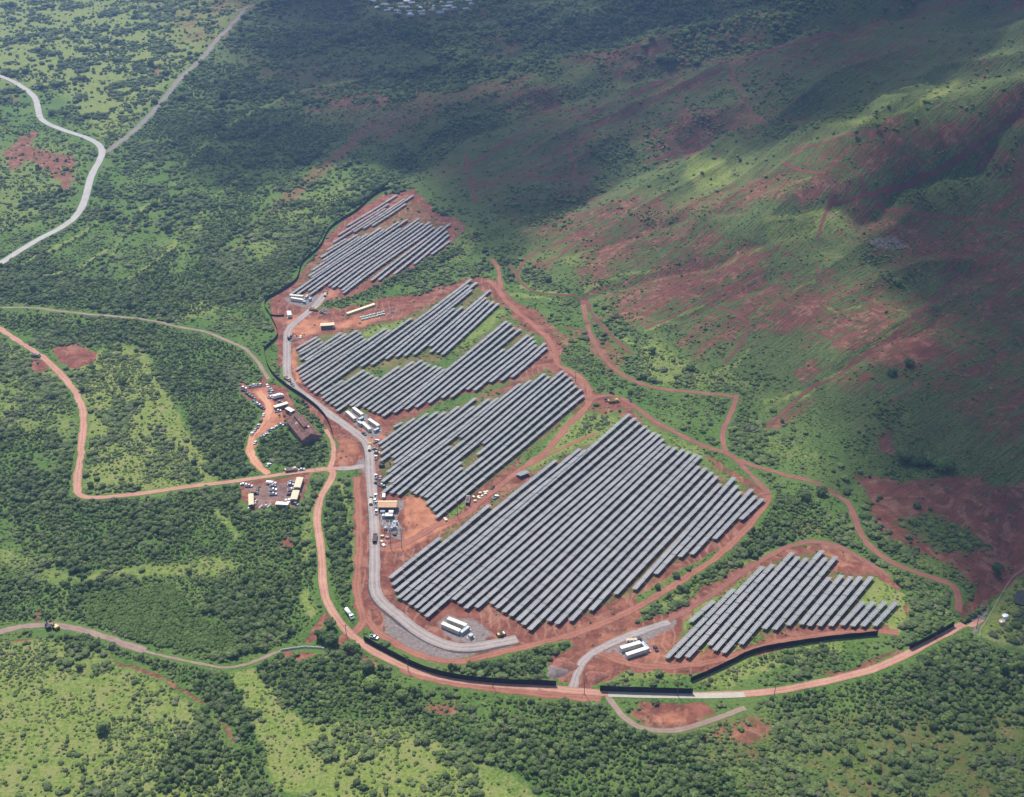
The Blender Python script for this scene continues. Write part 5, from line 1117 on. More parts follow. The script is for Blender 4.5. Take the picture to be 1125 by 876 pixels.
screen(P('440,202 430,207 417,211 405,220 393,232 376,242 363,250.5 356.5,261 353.5,270 344.5,279 330,290.5 328,307 319,314.5 309,321 299,326 291,331 290.5,339 296,346 300,354 305,364 305.5,371 297.5,378.5 290,385'), 3.0, 'black screen winding along woods at the left of the far solar field', g_)
screen(P('290,385 293.5,403 300,413 309,421 322,430.5 334,438 347,448 356,457 362,467 366,480'), 3.5, 'black screen between the gravel road and the upper car park', g_)
screen(P('399.8,704 420,715 438,724 452,731.5 473,739.5 495,745 527,749.3 562,752 611,753.6'), 3.7, 'long black screen beside the sweeping pink road', g_)
screen(P('659,759.2 691,760.6 730,761.6 761,762.4'), 3.9, 'straight black screen beside the pale concrete stretch', g_)
screen(P('758.7,749 780,740 798,731.5 805,728 820,720 842.6,713.6 870,709 903,704 935,700.5 964,698'), 3.2, 'black screen climbing along the lower side of the right hand field', g_)
screen(P('999,713.5 1012,707.5 1030,698 1048,688'), 3.7, 'short black screen by the pink road at the far right', g_)
screen(P('296,346.5 304,348.4 312,347.5'), 1.8, 'short black screen across the far end of the gravel road', g_)
M_MESHF = surf('pale_wire', (.55, .55, .5), .5)
L = road_line(P('1135,619 1125,627 1111,635 1090,672 1072,699.5 1085,703 1125,715.5 1140,720'), 3.0); A = L[len(L) // 2]; bz = zh(*A)
root = empty('wire_fence', (A[0], A[1], bz), 0, 'pale wire fence round the green plot at the right edge', 'fence')
p = MB(); w_ = MB()
for i, q in enumerate(L):
    CLEAR.append((q[0], q[1], 2.2))
    z = zh(*q) - bz; p.tube((q[0] - A[0], q[1] - A[1], z - .2), (q[0] - A[0], q[1] - A[1], z + 2.2), .05, n=5)
    if i:
        o_ = L[i - 1]; zo = zh(*o_) - bz
        for hh in (.3, .9, 1.5, 2.1): w_.tube((o_[0] - A[0], o_[1] - A[1], zo + hh), (q[0] - A[0], q[1] - A[1], z + hh), .03, n=4)
p.build('fence_posts', M_MESHF, root); w_.build('fence_wires', M_MESHF, root)
for i, (u, v, c, nm, lb) in enumerate([(1104.5, 680, 'white', 'water_tank', 'white water tank on the green plot at the right edge'), (1101, 686, 'tan', 'water_tank', 'tan water tank just below the white tank on the fenced plot')]):
    root = empty(nm, (0, 0, 0)); b = MB(); b.tube((0, 0, 0), (0, 0, 2.4), 1.7, n=20); b.build('shell', paint_mat(c), root)
    b = MB(); b.tube((0, 0, 2.4), (0, 0, 2.9), 1.75, .3, 20); b.build('lid', paint_mat(c), root)
    put(root, u, v, (1, 0), lb, 'tank', None, 3)
pond = MB(); pp = [at(u, v) for u, v in P('1113,657 1122,650 1132,651 1132,666 1123,666 1115,665')]
cx = sum(q[0] for q in pp) / 6; cyy = sum(q[1] for q in pp) / 6; pz = max(q[2] for q in pp) + .12
k = len(pp); pond.add([(q[0], q[1], pz) for q in pp] + [(q[0], q[1], pz - .8) for q in pp], [tuple(range(k))] + [(i, (i + 1) % k, k + (i + 1) % k, k + i) for i in range(k)])
po = pond.build('water', surf('dark_pond_water', (.032, .034, .026), .45, 0, .3, .3, .3)); tag(po, 'dark pond water in the fenced plot', None, None, 'structure')
# white barrier blocks by the stream crossing
for i, (u, v) in enumerate([(311, 714.8), (316, 714.0), (321, 713.2), (326.5, 712.6), (332, 711.8), (337.5, 711.6), (343, 712), (349, 712.4), (354, 713)]):
    b = MB(); b.prism([(-.35, 0), (.35, 0), (.14, .5), (.12, 1.05), (-.12, 1.05), (-.14, .5)], -1.35, 1.35, Matrix.Rotation(math.pi / 2, 4, 'Z')); o = b.build('concrete_barrier', M_CONT, bevel=.03)
    put(o, u, v, (1, [-.18, -.1, -.2, -.06, -.1, .1, .1, .15, .3][i]), '%s white concrete barrier from the left beside the red stream crossing' % ordinal(i + 1), 'barrier', 'white barriers by the stream crossing', 2)

# ------------------------------------------------------------------ stacks and pallets
M_LUMBER = surf('pale_yellow_timber', (.72, .62, .36), .8, 0, .12, 1.5); M_WRAP = surf('green_white_wrap', (.45, .55, .45), .5, 0, .3, .5)
a0 = np.array((381.5, 346.2)); a1 = np.array((411.5, 335.8))
for i in range(9):
    q = a0 + (a1 - a0) * (i + .5) / 9
    root = empty('timber_stack', (0, 0, 0)); b = MB()
    for kz in range(4): b.box((0, 0, .35 + kz * .42), (3.5, 2.6, .36))
    b.build('timber_bundle', M_LUMBER, root)
    b = MB()
    for sx in (-1.2, 0, 1.2): b.box((sx, 0, .08), (.2, 2.6, .16))
    b.build('bearer', M_RUST, root)
    put(root, q[0], q[1], (30, -10.4), '%s pale yellow stack from the left in the long line above the brown trailer' % ordinal(i + 1), 'stack', 'pale yellow stacks in one line', 3)
a0 = np.array((396.5, 351.2)); a1 = np.array((422.5, 344.6))
for i in range(12):
    for r_ in range(2):
        q = a0 + (a1 - a0) * (i + .5 * r_) / 11.6 + np.array((0, (r_ - .5) * 2.6)) + np.array((random.uniform(-.4, .4), random.uniform(-.3, .3)))
        root = empty('wrapped_pallet', (0, 0, 0)); b = MB(); b.box((0, 0, .75), (1.5, 1.3, 1.2)); b.build('wrapped_load', M_WRAP if (i * 7 + r_ * 3) % 5 else M_CONT, root, bevel=.08)
        b = MB()
        for sy in (-.5, 0, .5): b.box((0, sy, .07), (1.5, .18, .14))
        b.build('pallet_base', M_LUMBER, root)
        put(root, q[0], q[1], (30, -7 + random.uniform(-3, 3)), '%s wrapped pallet from the left, %s row of the green white bundles' % (ordinal(i + 1), ['back', 'front'][r_]), 'pallet', 'green and white wrapped pallets', 2)
for i, (u, v) in enumerate([(520.4, 546.6), (527.6, 542.6), (532.5, 541.4), (525.4, 546.4), (522, 551.4), (526.4, 548), (529.6, 545.4), (533.4, 543.4), (535, 540.6), (490, 572.4), (488.8, 570.8)]):
    root = empty('panel_pallet', (0, 0, 0)); hgt = random.uniform(.5, 1.1)
    b = MB(); b.box((0, 0, .16 + hgt / 2), (1.9, 1.2, hgt)); b.build('panel_stack', [M_LUMBER, M_CONT, M_PALEROOF][i % 3], root)
    b = MB()
    for sy in (-.45, 0, .45): b.box((0, sy, .07), (1.9, .16, .14))
    b.build('pallet_base', M_LUMBER, root)
    lab = '%s pale pallet from the left end of the scatter between the solar fields' % ordinal(i + 1) if i < 9 else ['pale pallet by the lowest corner of the field behind the orange roof', 'second pale pallet by the lowest corner of the field behind the orange roof'][i - 9]
    put(root, u, v, (1, random.uniform(-.8, .8)), lab, 'pallet', 'pale pallets between the solar fields', 2)
for i, (u, v) in enumerate([(285.5, 558.5), (288, 557.3), (290, 559), (292.5, 556.7), (294.6, 557.8), (297, 556.2), (280.2, 549), (281.5, 551.6), (280.5, 554.2)]):
    b = MB(); hh = random.uniform(.5, 1.3)
    b.box((0, 0, hh / 2), (1.7, 1.1, hh)); b.box((.3, .2, hh + .25), (.9, .7, .5), .5); o = b.build('junk_pile', [M_CONT, M_BLUEW, M_RUST, M_STEEL][i % 4], bevel=.03)
    put(o, u, v, (1, random.uniform(-1, 1)), ('%s pile of pale scrap from the left along the bottom of the lower car park' if i < 6 else '%s pile of scrap beside the long narrow yellow trailer') % ordinal(i + 1 if i < 6 else i - 5), 'scrap pile', 'scrap piles round the lower car park', 2)
def earth_pile(u, v, r, h, mat, label):
    n = 18; vs = [(0, 0, h)]; fs = []
    for k in range(1, 5):
        for j in range(n):
            a = 2 * math.pi * j / n; rr = r * k / 4 * (1 + .2 * math.sin(3 * a + u) + random.uniform(-.06, .06))
            vs.append((rr * math.cos(a) * 1.3, rr * math.sin(a), h * (1 - (k / 4) ** 1.4) - (.2 if k == 4 else 0) + random.uniform(-.1, .1) * (k < 4)))
    for j in range(n): fs.append((0, 1 + j, 1 + (j + 1) % n))
    for k in range(3):
        for j in range(n):
            a = 1 + k * n + j; b_ = 1 + k * n + (j + 1) % n
            fs.append((a, a + n, b_ + n, b_))
    mb = MB(); mb.add(vs, fs); o = mb.build('earth_pile', mat, None, True)
    return put(o, u, v, (1, -.2), label, 'earth pile', None, r + 1)
M_EARTH = surf('dug_red_earth', (.20, .085, .06), .95, 0, .3, .6, .1, .4); M_GREYE = surf('grey_spoil', (.16, .13, .12), .95, 0, .3, .6, .1, .4)
earth_pile(322.5, 374, 3.2, 1.8, M_GREYE, 'grey spoil heap beside the upper gravel road'); earth_pile(432, 343, 3.0, 1.2, M_GREYE, 'dark spoil heap at the end of the wrapped pallets')
earth_pile(356, 341.5, 4, 1.8, M_GREYE, 'grey spoil heap right of the top bend'); earth_pile(619, 732, 6, 2.4, M_EARTH, 'red earth heap left of the gravel spur mouth'); earth_pile(612, 738, 5, 2.0, M_GREYE, 'grey earth heap left of the gravel spur mouth'); earth_pile(655, 744, 5, 2.2, M_EARTH, 'red earth heap right of the gravel spur mouth')
earth_pile(421, 597.5, 2, .8, M_EARTH, 'low red heap below the substation yard')

# ------------------------------------------------------------------ far town
M_HROOF = [surf('house_roof_grey', (.26, .27, .29), .6), surf('house_roof_white', (.50, .51, .52), .6), surf('house_roof_brown', (.30, .25, .23), .7), surf('house_roof_blue', (.22, .26, .31), .6)]
M_HWALL = surf('house_wall', (.36, .35, .33), .8)
TOWN = P('396,-6 545,-8 520,10 500,14 480,16 462,19 440,18 425,14 410,10')
protos = []
for k in range(4):
    root = empty('town_house', (0, 0, 0)); L = 11 + 2 * (k % 2); W = 8
    b = MB(); b.box((0, 0, 1.6), (L, W, 3.2)); b.build('wall', M_HWALL, root)
    r = MB(); r.prism([(-W / 2 - .5, 0), (0, 1.8), (W / 2 + .5, 0)], -L / 2 - .5, L / 2 + .5, Matrix.Translation((0, 0, 3.2)) @ Matrix.Rotation(math.pi / 2, 4, 'Z')); r.build('roof', M_HROOF[k], root)
    protos.append(root)
spots = []; t = 0
rnd = random.Random(5)
while len(spots) < 64 and t < 6000:
    t += 1; u = rnd.uniform(396, 545); v = rnd.uniform(-6, 19)
    if not inside(np.array([u]), np.array([v]), TOWN)[0]: continue
    q = at(u, v)
    if all(math.hypot(q[0] - s[0], q[1] - s[1]) > 17 for s in spots): spots.append(q)
for i, q in enumerate(spots):
    o = protos[i % 4] if i < 4 else copy_tree(protos[i % 4])
    o.location = (q[0], q[1], q[2] - .15); o.scale = [rnd.uniform(.7, 1.0)] * 3; o.rotation_euler = (0, 0, rnd.choice((.2, .2 + math.pi / 2, .35)))
    tag(o, 'small house with a %s roof in the distant town at the top edge' % ['grey', 'white', 'brown', 'bluish'][i % 4], 'house', 'houses of the distant town')
    CLEAR.append((q[0], q[1], 6))
print('t end d_things', round(time.time() - T0, 1))
# ================================================================== PLANTS
def leaf_mat(name, dark, light, tr=.35):
    m, g, out = new_mat(name)
    r = g.node('ShaderNodeObjectInfo').outputs['Random']
    geo = g.node('ShaderNodeNewGeometry')
    rpi = geo.outputs['Random Per Island']
    big = g.noise(geo.outputs['Position'], .018, 3, .5)
    f = g.math('ADD', g.math('MULTIPLY', g.math('POWER', r, 2.2), 1.0), g.math('ADD', g.math('MULTIPLY', rpi, .22), g.math('MULTIPLY', g.step(big, .35, .65), .3)))
    c = g.mix(g.math('MINIMUM', f, 1.0), dark, light)
    d = g.node('ShaderNodeBsdfPrincipled', {'Base Color': c, 'Roughness': .6, 'Specular IOR Level': .25})
    t = g.node('ShaderNodeBsdfTranslucent', {'Color': g.mix(.35, c, (.26, .36, .05))})
    mx = g.node('ShaderNodeMixShader', {0: tr, 1: d.outputs[0], 2: t.outputs[0]})
    g.put(out.inputs[0], mx.outputs[0]); return m
M_LEAF = leaf_mat('scrub_leaf', (.074, .120, .036), (.215, .280, .090), .45)
M_LEAFP = leaf_mat('pale_scrub_leaf', (.12, .20, .04), (.25, .33, .085), .45)
M_LEAFD = leaf_mat('wood_leaf', (.064, .116, .036), (.190, .264, .080), .45)
M_BARK = surf('bark', (.10, .075, .055), .95, 0, .3, 2)
def crown(seed, hgt, nleaf, leaf, lobes=5, mat=None, name='shrub'):
    """unit crown of radius about one: many leaf sprays on and inside several lobes, over short stems"""
    r = random.Random(seed); vs = []; fs = []
    C = [(0, 0, hgt * .55, .72)]
    for i in range(lobes):
        a = 2 * math.pi * (i + r.random() * .7) / lobes; q = r.uniform(.35, .62)
        C.append((q * math.cos(a), q * math.sin(a), hgt * r.uniform(.32, .78), r.uniform(.32, .52)))
    tot = sum(c[3] ** 2 for c in C)
    for cx, cy_, cz, cr in C:
        n = max(6, int(nleaf * cr * cr / tot))
        for _ in range(n):
            d = Vector((r.gauss(0, 1), r.gauss(0, 1), r.gauss(0, 1))); d.normalize()
            if d.z < -.55: d.z *= -1
            rr = cr * r.uniform(.88, 1.08)
            p = Vector((cx + d.x * rr, cy_ + d.y * rr, max(.06, cz + d.z * rr * .85)))
            up = (d + Vector((r.gauss(0, .3), r.gauss(0, .3), r.gauss(.3, .3)))).normalized()
            s = leaf * r.uniform(.7, 1.35)
            t1 = up.orthogonal().normalized(); t1 = (Matrix.Rotation(r.uniform(0, 6.28), 3, up) @ t1); t2 = up.cross(t1)
            k = len(vs)
            vs += [p - t1 * s, p - t2 * s * .6 + up * s * .15, p + t1 * s, p + t2 * s * .6 + up * s * .15]
            fs.append((k, k + 1, k + 2, k + 3))
    # lobes themselves, slightly smaller and crumpled, so that the middle is dense
    for cx, cy_, cz, cr in C:
        bm = bmesh.new(); bmesh.ops.create_icosphere(bm, subdivisions=2, radius=cr * .93)
        k = len(vs)
        for v in bm.verts: vs.append(Vector((cx + v.co.x * r.uniform(.88, 1.08), cy_ + v.co.y * r.uniform(.88, 1.08), max(.03, cz + v.co.z * .85 * r.uniform(.88, 1.08)))))
        bm.verts.index_update()
        for f in bm.faces: fs.append(tuple(k + v.index for v in f.verts))
        bm.free()
    me = bpy.data.meshes.new(name); me.from_pydata([tuple(v) for v in vs], [], fs); me.update()
    me.materials.append(mat); return me
SHRUBS = [crown(11 + k, h_, 150, .20, 5 + k % 3, M_LEAF) for k, h_ in enumerate((1.25, 1.05, 1.5, 1.3, .95))]
M_LEAFB = leaf_mat('dry_scrub_leaf', (.10, .115, .055), (.20, .205, .11), .35)
SHRUBS_B = [crown(41, 1.1, 110, .22, 6, M_LEAFB)]
SHRUBS_P = [crown(31 + k, h_, 120, .22, 5, M_LEAFP) for k, h_ in enumerate((1.0, .8))]
WOODS = [crown(51 + k, h_, 190, .20, 6 + k % 2, M_LEAFD, 'wood_crown') for k, h_ in enumerate((1.5, 1.2, 1.7, 1.35))]

DENS = [ # how thickly plants stand: value, softness, outline in the picture
 (.33, 14, P('-300,-60 300,-60 262,18 220,67 171,121 122,167 99,152 44,133 39,107 21,93 -300,60')),
 (.22, 6, P('-100,90 20,93 40,110 44,133 100,153 112,165 108,178 99,192 94,217 86,236 70,248 35,266 -100,320')),
 (.97, 8, P('122,168 171,124 222,70 268,22 300,-40 560,-40 700,20 720,50 640,78 560,95 470,135 440,190 420,208 390,226 368,242 350,268 340,280 325,300 318,312 290,330 200,352 100,342 -40,332 -40,312 60,262 95,236 108,200')),
 (.85, 10, P('560,-40 1000,-60 900,10 760,45 700,62 640,78 560,95')),
 (.55, 8, P('590,95 700,62 760,45 900,12 1010,-30 1060,-40 1000,10 880,40 780,75 700,95 620,112')),
 (.75, 5, P('430,206 470,150 520,128 600,98 690,78 750,58 745,68 690,90 610,115 540,142 500,160 470,195 440,215')),
 (.3, 6, CV('150,560 330,620 480,560 640,560 760,500 800,560 640,640 560,760 400,860 240,860 120,780'))
] + [(.0, 1.2, band(q, 1.9)) for q in LINES] + [(1., 1.2, band([(u, v + 4.5) for u, v in q], 2.2)) for q in LINES] + [
 (.12, 7, CV('690,790 800,670 870,585 1000,480 1125,385 1125,440 1000,560 930,620 830,680 760,760 700,800')), (.15, 7, P('400,136 470,104 560,84 590,80 580,95 480,120 420,155 400,160')),
 (.42, 10, P('232,285 300,222 340,190 400,165 420,150 440,140 420,190 395,212 350,230 330,262 300,290 260,300')),
 (.35, 10, P('205,235 225,215 230,235 215,285 195,300 200,262')), (.35, 5, P('385,2 545,-5 535,18 470,26 400,24')), (.35, 6, P('470,25 535,18 560,40 480,60')),
 (.55, 8, P('-40,330 200,350 300,330 300,372 285,395 262,380 200,358 100,345 -40,345')),
 (.93, 5, P('55,357 150,350 195,362 185,372 130,380 60,372')), (.92, 5, P('-40,340 55,345 60,360 -10,366')),
 (.95, 5, P('142,366 182,366 258,374 286,398 290,412 262,424 275,440 290,455 280,470 268,492 268,512 276,524 240,530 222,500 200,445 165,392')), (.35, 5, P('248,405 270,400 275,420 258,425')),
 (.36, 6, P('105,385 140,378 160,395 198,470 222,530 150,540 94,540 97,480 95,445 85,425 75,400')), (.55, 8, P('140,450 190,455 215,520 140,525 115,490')), (.03, 3, P('148,380 165,400 236,527 224,530 190,470')),
 (.45, 8, P('-40,370 18,380 68,415 84,470 80,500 -40,450')), (.92, 8, P('-40,470 60,470 82,500 80,545 110,552 250,536 345,520 352,560 350,600 352,650 340,690 310,712 250,728 180,716 80,690 -40,690')),
 (.02, 2.5, CQ('640,650 700,730 740,800 725,800 670,720')),
 (.06, 4, P('95,630 150,622 190,618 240,611 264,620 255,629 200,633 100,637')), (.3, 5, P('-10,600 40,610 90,634 60,640 0,620')), (.25, 5, P('40,500 70,495 60,520 40,520')), (.3, 5, P('150,600 170,590 180,600')), (.1, 3, P('215,650 222,660 228,680 220,672')), (.2, 3, P('-20,570 12,575 20,600 -20,605')),
 (.04, 2, P('265,530 330,520 348,518 343,530 332,549 320,558 276,562 266,548')), (.35, 4, P('335,545 347,530 345,600 330,620')),
 (.35, 3, CS('120,100 200,60 280,200 250,320 180,260')),
 (0., 4, P('86,656 195,641 214,668 262,702 250,722 160,708 100,686')), 
 (.38, 8, P('-60,704 60,702 110,718 170,745 222,778 250,820 278,900 -60,900')), (.62, 8, P('100,740 150,745 190,790 240,800 265,860 275,900 170,900 130,810')), (.85, 9, P('165,815 240,800 262,850 275,900 170,900')),
 (.55, 8, P('-60,702 40,705 70,730 0,745 -60,740')),
 (.96, 4, P('30,700 100,700 170,722 232,738 262,742 300,800 328,850 345,900 284,900 262,850 238,800 210,765 170,740 110,722')),
 (.34, 7, P('252,738 276,736 330,790 450,803 560,852 604,900 330,900 305,866')), (.02, 3, P('254,738 274,736 300,765 335,795 330,830 316,845 296,800')), (.6, 6, P('340,800 400,805 480,830 520,860 540,900 400,900 355,840')),
 (.95, 5, P('276,735 300,722 330,722 400,722 428,735 480,760 520,775 480,785 520,805 560,800 600,810 660,775 690,790 760,828 840,880 850,900 640,900 600,870 560,842 500,815 450,795 400,790 350,795 310,770')),
 (.5, 7, P('420,728 450,738 540,762 640,770 660,776 600,790 500,778 440,752')), (.92, 5, P('540,768 600,768 660,776 690,800 640,830 580,815 540,790')), (.04, 3, P('525,830 562,850 604,890 580,890 520,846')),
 (.4, 7, P('690,775 800,770 850,790 840,830 760,815 700,800')), (.08, 4, CK('215,450 380,455 400,480 330,515 240,515 190,480')), (.74, 12, P('820,770 900,762 1130,760 1200,900 850,900 790,840')), (.93, 8, P('850,768 900,756 960,742 1000,728 1030,712 1070,702 1125,720 1200,730 1200,800 1000,800 900,790')), (.3, 5, CW('1010,255 1125,290 1125,330 1060,300')),
 (0., 2, CR('296,408 385,435 460,470 530,505 620,560 612,590 505,540 435,505 365,477 300,440')), (0., 2, CR('620,585 680,640 705,705 675,705 635,650')), (.0, 2, CR('705,785 755,825 730,835')), (.1, 2, CR('15,372 115,370 85,398 45,402')),
 (0., 3, P('600,722 640,692 700,662 708,668 692,690 652,712 632,752 612,746')), (0., 3, SITE1), (0., 3, SITE2), (0., 3, SITE3),
 (.9, 2.5, P('345,338 372,331 420,312 470,285 510,262 522,266 500,282 455,304 420,320 380,338')), (.4, 4, P('420,327 470,310 520,290 540,298 520,304 470,322 440,330')),
 (.95, 3, P('706,664 704,656 760,624 800,602 830,570 848,548 925,550 948,598 905,592 850,603 800,628 745,652 718,664')), (.15, 3, P('704,668 740,657 790,632 850,603 840,612 780,638 735,664')),
 (.93, 2.5, P('456,730 480,733 530,724 580,713 622,707 624,711 602,720 590,733 598,744 560,742 500,738')),
 (.8, 3, P('662,753 690,740 720,739 758,746 758,756 700,756')),
 (.75, 5, CK('345,405 440,360 560,322 640,306 780,294 826,320 780,360 700,390 600,415 500,425 380,428')), (.15, 4, CK('640,395 720,368 830,322 852,332 780,364 700,394')), (.2, 4, CK('430,400 560,350 600,370 500,410')),
 (.93, 2.5, P('362,534 380,530 387,545 388,600 387,655 376,670 362,640 356,600 355,560')), (.04, 1.5, P('365,532 371,526 382,545 389,600 387,640 381,560')),
 (.97, 3, P('284,482 300,472 318,470 322,482 345,494 356,488 350,470 330,455 345,452 356,468 364,485 363,508 350,513 300,519 288,505')), (.1, 3, P('296,508 310,505 318,514 300,518')),
 (.85, 2.5, P('300,418 312,424 340,446 356,464 350,462 330,448 312,436')), (.85, 3, CS('370,300 440,340 420,420 440,520 350,530 290,480 330,380')), (.8, 2.5, CS('490,490 600,480 640,580 560,590 490,550')),
 (.97, 3, band(P('432,204 452,176 475,152 500,140 540,124 580,108 620,96 660,86 700,78 745,62'), 6)), (.8, 3, band(P('520,215 560,226 600,224 635,220 668,204 700,187 735,170 765,160 800,142 840,136'), 2.6)), (.75, 2, band(CL('250,300 340,262 420,235 500,212 640,182 760,150 900,110 1080,42'), 2)), (.7, 2, band(CL('600,462 660,432 720,408 850,350'), 1.5)), (.7, 2, band(CN('150,590 240,525 330,478 440,385 560,305 640,255'), 1.6)), (.6, 2, band(CN('470,165 560,205 640,235 760,275 900,325 1000,365'), 1.5)), (.75, 2, band(CO('0,125 100,145 200,178 290,190 400,200'), 1.5)),
 (.0, 2, CS('420,380 500,390 500,440 430,440')),
 # the hill
 (.15, 7, P('545,332 560,325 600,345 640,375 640,400 610,385 580,355')), (.45, 5, P('612,368 640,362 655,385 668,400 640,412 618,398')), (.35, 6, P('650,375 700,400 760,410 800,425 760,430 700,420')), (.3, 7, P('650,432 720,432 790,440 800,460 790,490 740,470 690,440')),
 (.55, 6, P('800,500 850,512 900,528 930,540 930,552 860,545 830,528')), (.5, 6, P('805,440 860,470 900,500 930,520 880,520 820,500')), (.85, 5, CO('560,80 640,40 740,60 820,130 830,160 720,165 620,180 480,180')), (.55, 8, CO('860,60 1000,120 1125,160 1125,180 900,150')), (.4, 8, CN('420,560 640,620 760,720 640,780 480,640')),
 (.4, 6, CO('260,260 340,280 400,420 460,500 400,500 320,430 270,340')), (.75, 5, CO('500,560 700,600 830,640 840,760 700,780 620,680 520,600')), (.4, 6, CO('450,440 620,500 760,540 940,640 800,620 600,540 480,480')), (.4, 6, CO('560,380 700,350 900,420 960,470 880,500 720,480')),
 (.55, 7, CM('0,180 100,210 200,160 380,100 480,170 360,190 240,210 120,280 0,290')), (.5, 6, P('690,235 740,225 790,225 770,240 720,250')), (.35, 8, CM('560,520 760,470 1000,430 1200,430 1200,640 900,620 620,600')), (.45, 7, CM('400,690 640,760 760,780 700,829 420,829')), (.5, 6, CN('340,100 460,120 480,160 380,180')),(.5, 6, CN('500,40 640,20 720,60 700,110 560,110')),
 (.6, 6, P('560,240 620,220 640,235 600,268 570,285')), (.35, 9, P('540,240 640,160 760,110 850,80 900,100 800,150 700,180 620,215')),
 (.22, 3, P('1112,636 1140,620 1160,720 1125,712 1073,699 1092,668')), (.02, 2, P('1108,652 1150,640 1150,680 1110,672')),
]
def candidates():
    out = []
    for y0, y1, s in ((345, 760, 2.05), (760, 1080, 2.3), (1080, 1500, 3.4), (1500, 2500, 5.0), (2500, 3400, 11)):
        hw = .48 * (y1 * CP + 443 * SP) * 1.55
        ax = np.arange(-hw, hw, s); ay = np.arange(y0, y1, s * .92)
        X, Y = np.meshgrid(ax, ay); X = X + (np.arange(len(ay))[:, None] % 2) * s * .5
        X = X + rng.uniform(-.45, .45, X.shape) * s; Y = Y + rng.uniform(-.45, .45, Y.shape) * s
        out.append(np.stack([X.ravel(), Y.ravel(), np.full(X.size, s)], -1))
    c = np.concatenate(out); return c[:, 0], c[:, 1], c[:, 2]
cxx, cyy, csp = candidates(); czz = Hq(cxx, cyy)
cu, cv = project(cxx, cyy, czz)
k = (cu > -320) & (cu < PW + 320) & (cv > -60) & (cv < PH + 170)
cxx, cyy, csp, czz, cu, cv = [a[k] for a in (cxx, cyy, csp, czz, cu, cv)]
wu, wv = jitter(cxx, cyy, cu, cv)
cf = (cxx - 42) * .84 + (cyy - 838) * .544
chill = sstep(-10, 160, cf)
clump = fbm(cxx / 24, cyy / 24, 91, 3); clump2 = fbm(cxx / 75, cyy / 75, 95, 2)
base_d = .55 * (1 - chill) + chill * (.012 + .06 * sstep(.55, .75, clump2))
dens = paint(DENS, wu, wv, base_d)
redc = np.maximum.reduce([paint(RED, wu, wv, 0.), paint(ORANGE, wu, wv, 0.), paint(GRAVEL, wu, wv, 0.)])
dens = np.where((cyy > 1050) & (dens > .6), dens * (.60 + .45 * sstep(.36, .58, fbm(cxx / 130 + cyy / 400, cyy / 90, 191, 3))), dens)
dens = dens * (1 - .92 * sstep(.45, .8, redc))
# clumping: open ground stays open between knots of scrub
thr = np.where(dens > .8, dens * (.66 + .55 * clump), np.clip(dens * (.25 + 2.4 * sstep(.40, .66, clump)), 0, .95))
keep = rng.random(len(thr)) < thr
BS = 1.0; bx0, by0 = -1500, 340
BLOCK = [np.zeros((3000, 3000), bool), np.zeros((3000, 3000), bool)]
def stamp(grid, L, r, step):
    L = np.asarray(L, float); s = np.concatenate([[0], np.cumsum(np.hypot(*(L[1:] - L[:-1]).T))]) if len(L) > 1 else np.zeros(1)
    q = np.linspace(0, s[-1], max(1, int(s[-1] / step) + 1))
    k = int(r / BS) + 2; oy, ox = np.mgrid[-k:k + 1, -k:k + 1]; disc = ox ** 2 + oy ** 2 < (r / BS + .3) ** 2
    for a, b in zip(np.interp(q, s, L[:, 0]), np.interp(q, s, L[:, 1])):
        i, j = int(round((b - by0) / BS)), int(round((a - bx0) / BS))
        if k <= i < 3000 - k and k <= j < 3000 - k: grid[i - k:i + k + 1, j - k:j + k + 1] |= disc
for gi_, ex in ((0, 2.1), (1, 1.0)):
    for L, hw in ROADPTS: stamp(BLOCK[gi_], L, hw + ex, 1.5)
    for a_, b_, r_ in CLEAR: stamp(BLOCK[gi_], [(a_, b_)], r_ + ex * .6, 1)
    for A, B in FIELD_LINES: stamp(BLOCK[gi_], [A, B], 4.6 if gi_ == 0 else 2.0, 2)
def near_lines(x, y, which):
    j = np.clip(((x - bx0) / BS).round().astype(int), 0, 2999); i = np.clip(((y - by0) / BS).round().astype(int), 0, 2999)
    return BLOCK[which][i, j]
def sel(mask, *arrs): return [a[mask] for a in arrs]
cxx, cyy, csp, czz, cu, cv, dens, chill, clump, clump2 = sel(keep, cxx, cyy, csp, czz, cu, cv, dens, chill, clump, clump2)
good = ~near_lines(cxx, cyy, 0)
cxx, cyy, csp, czz, cu, cv, dens, chill, clump, clump2 = sel(good, cxx, cyy, csp, czz, cu, cv, dens, chill, clump, clump2)
n = len(cxx)
rad = csp * (.32 + .58 * rng.random(n) ** 1.7) * np.where(dens > .8, 1.06, np.where(rng.random(n) < .25, .55, 1.0))
grove = inside(cu, cv, P('86,656 195,641 214,668 262,702 250,722 160,708 100,686'))
rad = np.where(grove, 1.15 + .25 * rng.random(n), rad)
rad = np.where((chill > .5) & (cyy < 1500), rad * .7, rad)
hsc = rad * (.62 + .45 * rng.random(n)) * np.where(dens > .8, 1.12, .95) * np.where(grove, .75, 1)
rot = rng.random(n) * 6.283
bigs = .68 + .68 * sstep(.3, .7, fbm(cxx / 38, cyy / 38, 151, 3)); rad = rad * np.where(grove, 1, bigs) * np.where((dens < .8) & (chill < .5) & (cyy < 1100), 1.22, 1)
hsc = hsc * np.where(rng.random(n) < .03, 1.7, 1) * bigs
print('t', time.time()-T0); print('plants', n, 'dense', int((dens > .8).sum()))

